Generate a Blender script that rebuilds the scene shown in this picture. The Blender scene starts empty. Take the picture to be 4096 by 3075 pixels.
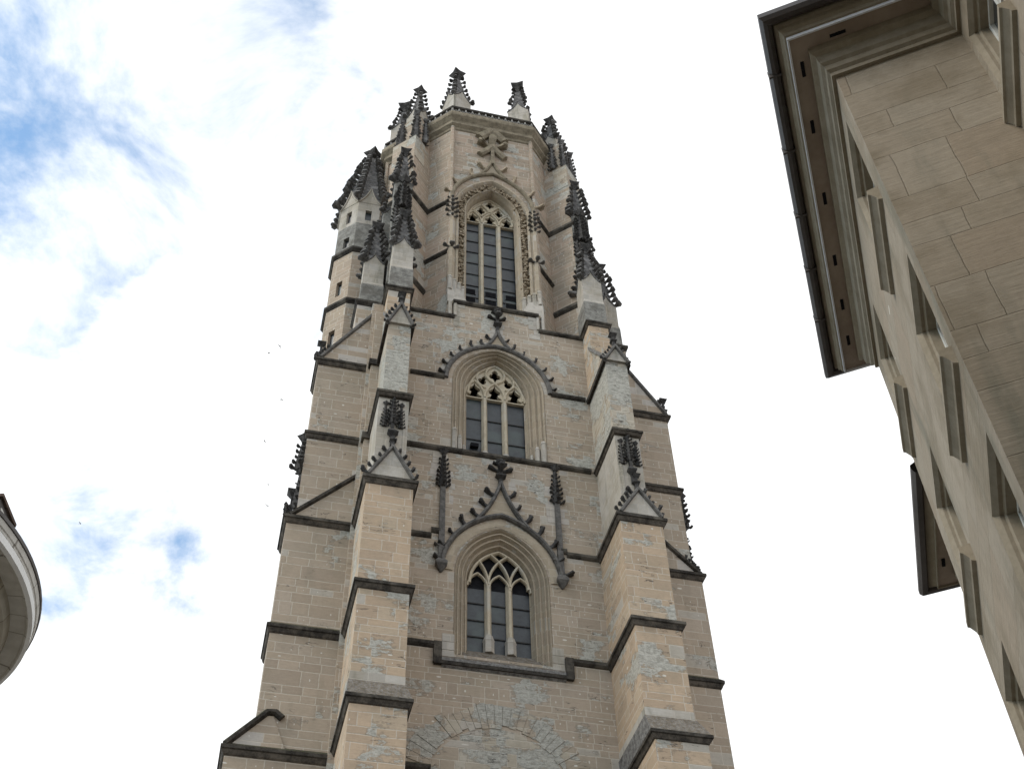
import bpy, bmesh, math, random
from mathutils import Vector, Matrix
from mathutils.geometry import tessellate_polygon
random.seed(7)
sc = bpy.context.scene
R = math.radians
# ------------------------------------------------------------------ camera
cd = bpy.data.cameras.new('camera'); cam = bpy.data.objects.new('camera', cd)
sc.collection.objects.link(cam); sc.camera = cam
yaw, pit, rol = R(15.0677), R(48.2370), R(-1.8814)
f = Vector((math.sin(yaw)*math.cos(pit), math.cos(yaw)*math.cos(pit), math.sin(pit)))
r0 = Vector((math.cos(yaw), -math.sin(yaw), 0)); u0 = r0.cross(f)
r = r0*math.cos(rol) + u0*math.sin(rol); u = -r0*math.sin(rol) + u0*math.cos(rol)
M = Matrix((r, u, -f)).transposed().to_4x4(); M.translation = (0, 0, 1.6)
cam.matrix_world = M
cd.sensor_width = 36; cd.lens = 43.485; cd.clip_end = 5000
# ------------------------------------------------------------------ light
SUN_EL, SUN_AZ = 44, 258          # degrees; azimuth measured from +Y towards +X
sd = bpy.data.lights.new('sun', 'SUN'); so = bpy.data.objects.new('sun', sd)
sc.collection.objects.link(so)
sd.energy = 1.35; sd.angle = R(26); sd.color = (1, .93, .83)
sv = Vector((math.sin(R(SUN_AZ))*math.cos(R(SUN_EL)), math.cos(R(SUN_AZ))*math.cos(R(SUN_EL)), math.sin(R(SUN_EL))))
so.rotation_euler = sv.to_track_quat('Z', 'Y').to_euler()
sc.view_settings.view_transform = 'Standard'; sc.view_settings.look = 'None'
sc.view_settings.exposure = .80; sc.view_settings.gamma = 1

# ------------------------------------------------------------------ node helper
class NT:
    def __init__(s, t): s.t = t; s.n = t.nodes; s.l = t.links; s.n.clear()
    def new(s, ty, **k):
        n = s.n.new(ty)
        for a, v in k.items(): setattr(n, a, v)
        return n
    def put(s, sock, v):
        if hasattr(v, 'is_output'): s.l.new(v, sock)
        else: sock.default_value = v
    def m(s, op, a, b=0.0, c=None, clamp=False):
        n = s.new('ShaderNodeMath', operation=op, use_clamp=clamp)
        s.put(n.inputs[0], a); s.put(n.inputs[1], b)
        if c is not None: s.put(n.inputs[2], c)
        return n.outputs[0]
    def step(s, x, a, b):
        n = s.new('ShaderNodeMapRange', interpolation_type='SMOOTHSTEP')
        s.put(n.inputs[0], x); s.put(n.inputs[1], a); s.put(n.inputs[2], b)
        return n.outputs[0]
    def mix(s, fac, a, b, mode='MIX'):
        n = s.new('ShaderNodeMix', data_type='RGBA', blend_type=mode)
        s.put(n.inputs[0], fac); s.put(n.inputs[6], a if hasattr(a, 'is_output') else (*a, 1)); s.put(n.inputs[7], b if hasattr(b, 'is_output') else (*b, 1))
        return n.outputs[2]
    def noise(s, vec, scale, detail=3, rough=.55, dist=0):
        n = s.new('ShaderNodeTexNoise')
        if vec is not None: s.l.new(vec, n.inputs['Vector'])
        n.inputs['Scale'].default_value = scale; n.inputs['Detail'].default_value = detail
        n.inputs['Roughness'].default_value = rough; n.inputs['Distortion'].default_value = dist
        return n.outputs[0]
    def xyz(s, x, y, z):
        n = s.new('ShaderNodeCombineXYZ'); s.put(n.inputs[0], x); s.put(n.inputs[1], y); s.put(n.inputs[2], z); return n.outputs[0]
    def sep(s, v):
        n = s.new('ShaderNodeSeparateXYZ'); s.l.new(v, n.inputs[0]); return n.outputs
    def white(s, x, y):
        n = s.new('ShaderNodeTexWhiteNoise', noise_dimensions='2D'); s.l.new(s.xyz(x, y, 0.0), n.inputs['Vector']); return n.outputs[0]
    def ramp(s, fac, stops, const=False):
        n = s.new('ShaderNodeValToRGB'); e = n.color_ramp.elements
        if const: n.color_ramp.interpolation = 'CONSTANT'
        while len(e) < len(stops): e.new(.5)
        for k, (p, c) in enumerate(stops): e[k].position = p; e[k].color = (*c, 1)
        s.l.new(fac, n.inputs[0]); return n.outputs[0]

def mat(name):
    m = bpy.data.materials.new(name); m.use_nodes = True
    t = NT(m.node_tree)
    out = t.new('ShaderNodeOutputMaterial'); b = t.new('ShaderNodeBsdfPrincipled')
    t.l.new(b.outputs[0], out.inputs[0])
    return m, t, b

def ashlar(name, cols, h=.38, w=.75, pale=(.42, .38, .33), pale_f=.05, ero=.0, mortar=(.50, .45, .38), dots=.3, joint=.016, mort_f=.75, bump=.5, grime=.25, blot=.28):
    m, t, b = mat(name)
    g = t.new('ShaderNodeNewGeometry'); P = g.outputs['Position']
    px, py, pz = t.sep(P); nx, ny, nz = t.sep(g.outputs['True Normal'])
    az = t.m('ABSOLUTE', nz)
    uu = t.m('ADD', t.m('SUBTRACT', t.m('MULTIPLY', py, nx), t.m('MULTIPLY', px, ny)), t.m('MULTIPLY', px, az))
    vv = t.m('ADD', pz, t.m('MULTIPLY', py, t.m('POWER', az, 4)))
    wob = t.noise(P, 2.2, 2)
    uu = t.m('ADD', uu, t.m('MULTIPLY', t.m('SUBTRACT', wob, .5), .05))
    v1 = t.m('ADD', vv, t.m('MULTIPLY', t.m('SUBTRACT', t.noise(P, 1.1, 1), .5), .05))
    vh = t.m('DIVIDE', v1, h)
    dvh = t.m('ADD', 1.0, t.m('MULTIPLY', t.m('COSINE', t.m('MULTIPLY', vh, 1.73)), .45))
    vh = t.m('ADD', vh, t.m('MULTIPLY', t.m('SINE', t.m('MULTIPLY', vh, 1.73)), .26))
    row = t.m('FLOOR', vh); fv = t.m('SUBTRACT', vh, row)
    rr = t.white(row, 3.3)
    u1 = t.m('ADD', t.m('MULTIPLY', t.m('DIVIDE', uu, w), t.m('ADD', t.m('MULTIPLY', rr, .55), .75)), t.m('MULTIPLY', rr, 37.7))
    ph = t.m('ADD', t.m('MULTIPLY', u1, 2.3), t.m('MULTIPLY', row, 1.9))
    du1 = t.m('MULTIPLY', t.m('ADD', t.m('MULTIPLY', rr, .55), .75), t.m('ADD', 1.0, t.m('MULTIPLY', t.m('COSINE', ph), .736)))
    u1 = t.m('ADD', u1, t.m('MULTIPLY', t.m('SINE', ph), .32))
    col = t.m('FLOOR', u1); fu = t.m('SUBTRACT', u1, col)
    du = t.m('DIVIDE', t.m('MULTIPLY', t.m('MINIMUM', fu, t.m('SUBTRACT', 1.0, fu)), w), du1)
    dv = t.m('DIVIDE', t.m('MULTIPLY', t.m('MINIMUM', fv, t.m('SUBTRACT', 1.0, fv)), h), dvh)
    d = t.m('MINIMUM', du, dv)
    mort = t.m('SUBTRACT', 1.0, t.step(d, joint*.5, joint*1.6))
    ra = t.white(col, row); rb = t.white(t.m('ADD', col, 71.3), row); rc = t.white(col, t.m('ADD', row, 53.7))
    k = len(cols); base = t.ramp(ra, [(i/k, c) for i, c in enumerate(cols)], True)
    base = t.mix(t.m('LESS_THAN', rb, pale_f), base, pale)
    suv = t.xyz(t.m('MULTIPLY', uu, .8), 0.0, t.m('MULTIPLY', vv, 5.0))
    n1 = t.noise(suv, 2.6, 5, .65); n2 = t.noise(P, .45, 4); n3 = t.noise(P, 9, 4, .7)
    f1 = t.m('ADD', .72, t.m('ADD', t.m('MULTIPLY', n1, .24), t.m('MULTIPLY', n3, .30)))
    base = t.mix(1.0, base, t.xyz(f1, f1, f1), 'MULTIPLY')
    # damp, lichen-grey weather stains with their own shape
    st = t.noise(t.xyz(t.m('MULTIPLY', uu, 1.4), 0.0, t.m('MULTIPLY', vv, .28)), 1.0, 5, .6)
    base = t.mix(t.m('MULTIPLY', t.step(st, .50, .72), grime), base, (.17, .165, .13))
    base = t.mix(t.m('MULTIPLY', t.step(t.m('ADD', t.m('MULTIPLY', n2, .65), t.m('MULTIPLY', t.noise(P, 1.9, 5, .65), .35)), .45, .60), blot), base, (.26, .225, .165) if blot < .5 else (.20, .165, .115))
    base = t.mix(t.m('MULTIPLY', mort, t.m('MULTIPLY', t.step(n3, .25, .5), mort_f)), base, mortar)
    hgt = t.m('ADD', t.m('MULTIPLY', t.m('SUBTRACT', 1.0, mort), .010), t.m('MULTIPLY', n1, .018))
    if dots:
        ca = t.m('MULTIPLY', t.m('SUBTRACT', fu, .5), w); cb = t.m('MULTIPLY', t.m('SUBTRACT', fv, .5), h)
        dd = t.m('SQRT', t.m('ADD', t.m('MULTIPLY', ca, ca), t.m('MULTIPLY', cb, cb)))
        dot = t.m('MULTIPLY', t.m('LESS_THAN', dd, .03), t.m('LESS_THAN', rc, dots))
        base = t.mix(t.m('MULTIPLY', dot, .85), base, (.62, .59, .53))
    if ero:
        e0 = t.noise(P, .55, 2, .5); e1 = t.noise(t.xyz(uu, 0.0, t.m('MULTIPLY', vv, 1.8)), 2.8, 5, .6)
        ev = t.m('ADD', t.m('ADD', t.m('MULTIPLY', e0, .75), t.m('MULTIPLY', e1, .30)), t.m('MULTIPLY', ra, .11))
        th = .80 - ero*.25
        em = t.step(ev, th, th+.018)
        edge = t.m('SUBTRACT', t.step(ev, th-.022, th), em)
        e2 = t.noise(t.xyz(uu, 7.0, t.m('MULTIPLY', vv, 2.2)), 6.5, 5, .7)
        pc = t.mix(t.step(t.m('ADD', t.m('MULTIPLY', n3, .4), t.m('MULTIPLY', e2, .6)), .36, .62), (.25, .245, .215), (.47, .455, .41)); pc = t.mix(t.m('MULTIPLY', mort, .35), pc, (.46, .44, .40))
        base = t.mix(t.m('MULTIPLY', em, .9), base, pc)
        base = t.mix(t.m('MULTIPLY', edge, .35), base, (.10, .09, .075))  # dark rim: shadow at the recessed patch edge, painted into the colour
        # spalled bedding cracks
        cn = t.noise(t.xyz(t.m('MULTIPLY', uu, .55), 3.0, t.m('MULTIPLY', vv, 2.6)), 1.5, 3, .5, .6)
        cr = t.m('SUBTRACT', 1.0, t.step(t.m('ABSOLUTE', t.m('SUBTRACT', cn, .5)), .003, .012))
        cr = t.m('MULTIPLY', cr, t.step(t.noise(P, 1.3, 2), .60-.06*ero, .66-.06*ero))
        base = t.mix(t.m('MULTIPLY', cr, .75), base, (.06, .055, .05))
        hgt = t.m('SUBTRACT', hgt, t.m('ADD', t.m('MULTIPLY', em, .045), t.m('MULTIPLY', cr, .03)))
        hgt = t.m('ADD', hgt, t.m('MULTIPLY', t.m('MULTIPLY', em, t.m('ADD', e1, e2)), .05))
    bp = t.new('ShaderNodeBump'); bp.inputs['Strength'].default_value = bump; bp.inputs['Distance'].default_value = 1
    t.l.new(hgt, bp.inputs['Height'])
    t.l.new(base, b.inputs['Base Color']); t.l.new(bp.outputs[0], b.inputs['Normal'])
    b.inputs['Roughness'].default_value = .92; b.inputs['Specular IOR Level'].default_value = .15
    return m

def mottled(name, c1, c2, scale=3, moss=None, moss_f=0, rough=.9, bump=.02, c3=None, spec=.2):
    m, t, b = mat(name)
    g = t.new('ShaderNodeNewGeometry'); P = g.outputs['Position']; nz = t.sep(g.outputs['True Normal'])[2]
    n = t.noise(P, scale, 6, .65); n2 = t.noise(P, scale*5.3, 4, .7); n3 = t.noise(P, scale*.35, 3)
    c = t.mix(t.step(t.m('ADD', t.m('MULTIPLY', n, .7), t.m('MULTIPLY', n2, .3)), .34, .66), c1, c2)
    if c3: c = t.mix(t.m('MULTIPLY', t.step(n3, .5, .68), .8), c, c3)
    if moss: c = t.mix(t.m('MULTIPLY', t.m('MULTIPLY', t.step(n2, .4, .62), t.step(nz, .1, .5)), moss_f), c, moss)
    bp = t.new('ShaderNodeBump'); bp.inputs['Strength'].default_value = .6; bp.inputs['Distance'].default_value = 1
    t.l.new(t.m('MULTIPLY', t.m('ADD', n2, n), bump), bp.inputs['Height'])
    t.l.new(c, b.inputs['Base Color']); t.l.new(bp.outputs[0], b.inputs['Normal'])
    b.inputs['Roughness'].default_value = rough; b.inputs['Specular IOR Level'].default_value = spec
    return m

WARM = [(.435, .33, .235), (.405, .307, .22), (.455, .345, .248), (.39, .297, .215), (.43, .34, .25)]
GREY = [(.375, .306, .237), (.355, .288, .223), (.395, .322, .252), (.365, .302, .24), (.34, .277, .217), (.40, .331, .265)]
MT = {}
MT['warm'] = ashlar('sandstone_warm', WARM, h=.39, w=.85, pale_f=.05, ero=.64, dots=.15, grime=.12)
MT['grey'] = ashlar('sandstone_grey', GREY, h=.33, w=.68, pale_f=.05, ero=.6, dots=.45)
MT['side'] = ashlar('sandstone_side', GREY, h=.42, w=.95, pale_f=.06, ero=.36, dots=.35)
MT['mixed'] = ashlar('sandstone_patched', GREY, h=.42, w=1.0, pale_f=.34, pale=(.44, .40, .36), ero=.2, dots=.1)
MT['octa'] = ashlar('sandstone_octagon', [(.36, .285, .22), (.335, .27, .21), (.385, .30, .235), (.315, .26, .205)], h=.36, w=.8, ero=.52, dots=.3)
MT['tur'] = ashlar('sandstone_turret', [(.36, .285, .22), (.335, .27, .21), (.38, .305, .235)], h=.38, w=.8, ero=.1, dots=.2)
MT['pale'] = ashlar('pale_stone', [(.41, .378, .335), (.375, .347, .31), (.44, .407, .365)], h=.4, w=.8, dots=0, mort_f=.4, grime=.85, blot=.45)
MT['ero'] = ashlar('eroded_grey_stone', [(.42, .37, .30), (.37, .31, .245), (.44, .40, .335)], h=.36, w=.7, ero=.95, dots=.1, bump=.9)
MT['trim'] = mottled('sooty_moulding', (.016, .014, .012), (.075, .066, .056), 3, (.06, .062, .022), .8, c3=(.13, .115, .095), bump=.05)
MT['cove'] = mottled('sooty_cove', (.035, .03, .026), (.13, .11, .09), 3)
MT['lich'] = mottled('lichen_slab', (.09, .085, .08), (.27, .26, .25), 7, (.13, .085, .03), .8, bump=.05)
MT['plin'] = mottled('lichened_plinth', (.11, .105, .095), (.29, .28, .255), 3.5, bump=.03, c3=(.13, .12, .105))
MT['soot'] = mottled('sooty_carving', (.05, .047, .046), (.15, .144, .14), 5, c3=(.24, .23, .225), bump=.03)
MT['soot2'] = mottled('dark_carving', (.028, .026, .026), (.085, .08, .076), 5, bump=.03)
MT['rib'] = mottled('hood_stone', (.07, .066, .062), (.17, .16, .15), 4, bump=.02)
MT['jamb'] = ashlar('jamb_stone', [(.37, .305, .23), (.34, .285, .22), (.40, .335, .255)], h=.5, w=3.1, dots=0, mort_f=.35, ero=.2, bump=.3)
MT['trac'] = mottled('tracery_stone', (.40, .34, .25), (.52, .455, .35), 3, c3=(.44, .42, .37))
MT['carve'] = mottled('carved_band', (.26, .21, .15), (.42, .345, .255), 6, bump=.06)
MT['corn'] = mottled('cornice_stone', (.15, .125, .09), (.29, .245, .18), 3, (.10, .10, .05), .8)
MT['dark'] = mottled('dark_interior', (.012, .012, .014), (.02, .02, .022), 3, spec=0)
MT['pane'] = mottled('slate_louvre', (.012, .016, .021), (.034, .042, .049), 2.2, rough=.45, bump=.004, c3=(.05, .068, .066), spec=.5)
MT['bar'] = mottled('iron_bar', (.02, .02, .022), (.05, .045, .04), 8, rough=.6)
MT['fri'] = mottled('pale_frieze', (.26, .25, .24), (.42, .4, .37), 5)

# ------------------------------------------------------------------ mesh helper
class MB:
    def __init__(s): s.v = []; s.f = []; s.mi = []; s.cur = 0
    def add(s, vs, fs, mx=None):
        o = len(s.v)
        s.v += [tuple(mx @ Vector(q)) if mx else tuple(q) for q in vs]
        for q in fs: s.f.append([i+o for i in q]); s.mi.append(s.cur)
        return s
    def box(s, x0, x1, y0, y1, z0, z1, mx=None):
        return s.add([(x0,y0,z0),(x1,y0,z0),(x1,y1,z0),(x0,y1,z0),(x0,y0,z1),(x1,y0,z1),(x1,y1,z1),(x0,y1,z1)],
            [(0,3,2,1),(4,5,6,7),(0,1,5,4),(1,2,6,5),(2,3,7,6),(3,0,4,7)], mx)
    def loft(s, rings, mx=None, cap=True, closed=True):
        n = len(rings[0]); vs = [q for g in rings for q in g]; fs = []
        for k in range(len(rings)-1):
            for i in range(n if closed else n-1):
                j = (i+1) % n; fs.append((k*n+i, k*n+j, (k+1)*n+j, (k+1)*n+i))
        if cap: fs.append(tuple(range(n-1, -1, -1))); fs.append(tuple((len(rings)-1)*n+i for i in range(n)))
        return s.add(vs, fs, mx)
    def prismx(s, yz, x0, x1):   # profile in (y,z) pushed along x
        return s.loft([[(x0, a, b) for a, b in yz], [(x1, a, b) for a, b in yz]])
    def plate(s, outer, holes, y0, y1, mx=None):
        """plate in the xz plane from y0 (front) to y1 with holes"""
        loops = [outer] + holes
        tri = tessellate_polygon([[Vector((a, b, 0)) for a, b in lp] for lp in loops])
        flat = [q for lp in loops for q in lp]; n = len(flat)
        vs = [(a, y0, b) for a, b in flat] + [(a, y1, b) for a, b in flat]
        fs = [tuple(t) for t in tri] + [tuple(i+n for i in reversed(t)) for t in tri]
        o = 0
        for lp in loops:
            k = len(lp)
            for i in range(k): j = (i+1) % k; fs.append((o+i, o+j, o+j+n, o+i+n))
            o += k
        return s.add(vs, fs, mx)
    def strip(s, pts, w, y0, y1, closed=False, mx=None):
        """flat bar following pts (x,z), width w, from y0 (front) to y1"""
        n = len(pts); ring = []
        for i in range(n):
            a = Vector(pts[(i-1) % n if closed else max(i-1, 0)]); b = Vector(pts[(i+1) % n if closed else min(i+1, n-1)])
            t = (b-a).normalized() if (b-a).length > 1e-9 else Vector((1, 0)); nn = Vector((-t.y, t.x))
            p = Vector(pts[i]); a = p+nn*w/2; b = p-nn*w/2; c = p+nn*w*.22; d = p-nn*w*.22
            ym = y0+(y1-y0)*.35
            ring.append([(a.x, y1, a.y), (a.x, ym, a.y), (c.x, y0, c.y), (d.x, y0, d.y), (b.x, ym, b.y), (b.x, y1, b.y)])
        if closed: ring.append(ring[0])
        return s.loft(ring, mx, cap=not closed)
    def build(s, name, m, parent=None, smooth=False):
        me = bpy.data.meshes.new(name); me.from_pydata(s.v, [], s.f)
        for q in (m if isinstance(m, (list, tuple)) else [m]): me.materials.append(MT[q] if isinstance(q, str) else q)
        if any(s.mi): me.polygons.foreach_set('material_index', s.mi)
        bm = bmesh.new(); bm.from_mesh(me); bmesh.ops.recalc_face_normals(bm, faces=bm.faces); bm.to_mesh(me); bm.free()
        if smooth: me.polygons.foreach_set('use_smooth', [True]*len(me.polygons))
        o = bpy.data.objects.new(name, me); sc.collection.objects.link(o)
        if parent:
            while parent.parent and parent.parent.parent: parent = parent.parent      # thing > part > sub-part, no deeper
            o.parent = parent; o.matrix_parent_inverse = parent.matrix_basis.inverted() if parent.type == 'EMPTY' else Matrix()
        return o
    def split(s, name, m, parent=None):
        """one object for each separate piece (pieces whose boxes overlap stay together)"""
        n = len(s.v); p = list(range(n))
        def fd(i):
            while p[i] != i: p[i] = p[p[i]]; i = p[i]
            return i
        for q in s.f:
            for i in q[1:]: p[fd(i)] = fd(q[0])
        gr = {}
        for i in range(n): gr.setdefault(fd(i), []).append(i)
        out = []
        for ids in gr.values():
            b = [[min(s.v[i][k] for i in ids) for k in range(3)], [max(s.v[i][k] for i in ids) for k in range(3)]]
            out.append([set(ids), b])
        ch = True
        while ch:
            ch = False
            for i in range(len(out)):
                for j in range(i+1, len(out)):
                    A, B = out[i][1], out[j][1]
                    if all(A[0][k] < B[1][k]+.012 and B[0][k] < A[1][k]+.012 for k in range(3)):
                        out[i][0] |= out[j][0]; out[i][1] = [[min(A[0][k], B[0][k]) for k in range(3)], [max(A[1][k], B[1][k]) for k in range(3)]]
                        out.pop(j); ch = True; break
                if ch: break
        res = []
        for ids, b in out:
            q = MB(); ix = {}
            for i in sorted(ids): ix[i] = len(q.v); q.v.append(s.v[i])
            for fc, mi in zip(s.f, s.mi):
                if fc[0] in ids: q.f.append([ix[i] for i in fc]); q.mi.append(mi)
            res.append(q.build(name, m, parent))
        return res
def tag(o, label=None, cat=None, group=None, kind=None):
    for k, v in (('label', label), ('category', cat), ('group', group), ('kind', kind)):
        if v: o[k] = v
    return o
def thing(name, label, cat, loc, group=None):
    o = bpy.data.objects.new(name, None); o.location = loc; sc.collection.objects.link(o)
    return tag(o, label, cat, group)
def rect(x0, x1, y0, y1, z): return [(x0, y0, z), (x1, y0, z), (x1, y1, z), (x0, y1, z)]

CX = 9.08; mir = lambda x: 2*CX-x
TW = thing('cathedral_tower', 'tall weathered sandstone gothic church tower with three tall windows and crocketed pinnacles', 'church tower', (CX, 42.1, 0))

# ------------------------------------------------------------------ shapes for arches
def arc_half(cx, a, zs, h, n, side):
    Rr = (a*a+h*h)/(2*a); c = a-Rr; th = math.atan2(h, -c) if c < 0 else math.atan2(h, -c)
    pts = []
    for i in range(n+1):
        q = th*i/n; pts.append((cx+side*(c+Rr*math.cos(q)), zs+Rr*math.sin(q)))
    pts[-1] = (cx, zs+h); return pts          # springing -> apex
def arch(cx, a, zs, h, zb=None, n=14):
    L = arc_half(cx, a, zs, h, n, -1); Rr = arc_half(cx, a, zs, h, n, 1)
    p = L + Rr[::-1][1:]
    return ([(cx-a, zb)] + p + [(cx+a, zb)]) if zb is not None else p
def bez(p0, p1, p2, n=8): return [((1-t)**2*p0[0]+2*t*(1-t)*p1[0]+t*t*p2[0], (1-t)**2*p0[1]+2*t*(1-t)*p1[1]+t*t*p2[1]) for t in [i/n for i in range(n+1)]]

CROCK = []
def _crock():
    prof = [(-.2, -.14, .44, .52), (.34, -.03, .40, .36), (.58, .06, .86, .42), (.84, .16, 1.02, .48), (1.04, .30, .9, .44), (1.02, .50, .5, .22)]
    vs = []; fs = []
    for k, (x, z, w, t) in enumerate(prof):
        lob = 1 if k % 2 else .82
        for a, b in ((-.5, -.25), (-.25, -.5), (0, -.3), (.25, -.5), (.5, -.25), (.34, .4), (0, .6), (-.34, .4)):
            vs.append((x - (b*t*.55 if k > 3 else 0), a*w*lob, z+b*t))
    n = 8
    for k in range(len(prof)-1):
        for i in range(n): j = (i+1) % n; fs.append((k*n+i, k*n+j, (k+1)*n+j, (k+1)*n+i))
    fs.append(tuple(range(n-1, -1, -1))); fs.append(tuple((len(prof)-1)*n+i for i in range(n)))
    CROCK.extend((vs, fs))
_crock()
def crocket(mb, pos, out, size, up=(0, 0, 1)):
    o = Vector(out).normalized(); uu_ = Vector(up); s_ = uu_.cross(o).normalized(); uu_ = o.cross(s_)
    j = lambda: size*random.uniform(.9, 1.12)
    mx = Matrix(((o.x*j(), s_.x*j(), uu_.x*j(), pos[0]), (o.y*j(), s_.y*j(), uu_.y*j(), pos[1]), (o.z*j(), s_.z*j(), uu_.z*j(), pos[2]), (0, 0, 0, 1)))
    mb.add(CROCK[0], CROCK[1], mx)
def star_ring(c, rad, z, k=.62, rot=0, n=4):
    return [(c[0]+(rad if i % 2 == 0 else rad*k)*math.cos(rot+math.pi*i/n), c[1]+(rad if i % 2 == 0 else rad*k)*math.sin(rot+math.pi*i/n), z) for i in range(2*n)]
def finial_mesh(c, z, s, rot):
    mb = MB()
    mb.loft([star_ring(c, s*.22, z-.05, .9, rot), star_ring(c, s*.20, z+s*.3, .9, rot), star_ring(c, s*.36, z+s*.55, .72, rot), star_ring(c, s*.64, z+s*.86, .6, rot), star_ring(c, s*.60, z+s*.95, .6, rot), star_ring(c, s*.10, z+s*1.02, .8, rot)])
    for k in range(4):
        a = rot+math.pi/2*k; crocket(mb, (c[0]+.15*s*math.cos(a), c[1]+.15*s*math.sin(a), z+s*.12), (math.cos(a), math.sin(a), 0), s*.34)
    return mb
def poly_ring(c, rad, z, n=4, rot=math.pi/4): return [(c[0]+rad*math.cos(rot+2*math.pi*i/n), c[1]+rad*math.sin(rot+2*math.pi*i/n), z) for i in range(n)]
def gablet(mb, c, half, z0, z1, ang, w=.09, proud=.05):
    """ogee moulding over one face of a pinnacle; ang = direction the face looks"""
    L = [(-half, z0)] + bez((-half, z0), (-half*.25, z0+(z1-z0)*.35), (0, z1), 6)[1:]
    mx = Matrix.Translation((c[0], c[1], 0)) @ Matrix.Rotation(ang+math.pi/2, 4, 'Z')
    mb.strip(L + [(-x, z) for x, z in L[::-1][1:]], w, -half-proud, -half+.12, mx=mx)
    mb.box(-w*.6, w*.6, -half-proud, -half+.1, z1-.05, z1+.35*half, mx)
def pinnacle(parent, c, s, z0, zg, zt, rot=math.pi/4, body='pale', slab=None, label=None, nrow=None, spire_mat='soot', gab=True, name='pinnacle', crock=.30):
    """s width of body; zg gablet apex; zt tip"""
    h = s/2; rt2 = math.sqrt(2); zb = zg-s*.85        # top of plain body
    mb = MB()
    if slab: mb.loft([poly_ring(c, (h+.06)*rt2, z0, 4, rot), poly_ring(c, (h+.03)*rt2, slab, 4, rot), poly_ring(c, h*rt2, slab+.12, 4, rot), poly_ring(c, h*rt2, zb, 4, rot)])
    else: mb.loft([poly_ring(c, h*rt2, z0, 4, rot), poly_ring(c, h*rt2, zb, 4, rot)])
    for k in range(4):                                # pale gable field of each face
        a = rot+math.pi/4+k*math.pi/2
        mx = Matrix.Translation((c[0], c[1], 0)) @ Matrix.Rotation(a+math.pi/2, 4, 'Z')
        mb.plate([(-h, zb), (h, zb), (h*.3, zb+(zg-zb)*.6), (0, zg), (-h*.3, zb+(zg-zb)*.6)], [], -h-.001, -h+.2, mx)
    p = mb.build(name, body, parent)
    if slab:
        lb = MB(); lb.loft([poly_ring(c, (h+.075)*rt2, z0, 4, rot), poly_ring(c, (h+.045)*rt2, slab-.15, 4, rot), poly_ring(c, (h+.01)*rt2, slab+.05, 4, rot)]); lb.build('plinth', 'plin', p)
    if label: p['label'] = label
    sp = MB(); fz = .62*s+.12; top = zt-fz
    rb, rtp = h*.86, .22*h
    sp.loft([poly_ring(c, rb*rt2, zb+.02, 4, rot), poly_ring(c, rb*.80*rt2, zb+s*.5, 4, rot), poly_ring(c, rtp*rt2, top, 4, rot)])
    n = nrow or max(4, int((top-zb)/.40))
    for k in range(n):
        q = (k+.1)/n; z = zb+.05+(top-zb)*q; rr = (rb*.95 if q < .1 else rb*.86+(rtp-rb*.86)*q)*rt2*.90
        for e in range(4):
            if random.random() < .05: continue
            a = rot+e*math.pi/2; crocket(sp, (c[0]+rr*math.cos(a), c[1]+rr*math.sin(a), z), (math.cos(a), math.sin(a), 0), crock*s*(1.12-.35*q)*random.uniform(.78, 1.12))
    sp.build('spire', spire_mat, p)
    if gab:
        gm = MB()
        for k in range(4): gablet(gm, c, h, zb-.02, zg, rot+math.pi/4+k*math.pi/2)
        gm.build('gablet_moulding', spire_mat, p)
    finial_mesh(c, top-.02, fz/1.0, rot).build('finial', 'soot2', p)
    return p
def relief(mb, x, y, z0, z1, w, n=6, sgn=-1, mx=None):
    """small crocketed pinnacle carved against a face that looks to -y"""
    mb.loft([[(x-w*.32, y, z0), (x, y-w*.4, z0), (x+w*.32, y, z0)], [(x-w*.3, y, z0+(z1-z0)*.15), (x, y-w*.42, z0+(z1-z0)*.15), (x+w*.3, y, z0+(z1-z0)*.15)], [(x-w*.14, y, z1-.2*w), (x, y-w*.2, z1-.2*w), (x+w*.14, y, z1-.2*w)]], mx)
    st = len(mb.v)
    for k in range(n):
        q = k/n; z = z0+.03+(z1-z0)*q*.86; rr = w*(.23-.12*q); s = w*.32*(1-.3*q)*random.uniform(.75, 1.15)
        for d in ((-1, -.25, .3), (1, -.25, .3), (0, -1, .3)):
            crocket(mb, (x+d[0]*rr, y-.02+d[1]*rr*1.1, z), d, s)
    zt = z1-.25*w
    mb.loft([star_ring((x, y-.1*w), w*.14, zt, .9), star_ring((x, y-.1*w), w*.42, zt+w*.4, .62), star_ring((x, y-.1*w), w*.1, zt+w*.5, .8)])
    if mx:
        for i in range(st, len(mb.v)): mb.v[i] = tuple(mx @ Vector(mb.v[i]))
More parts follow.
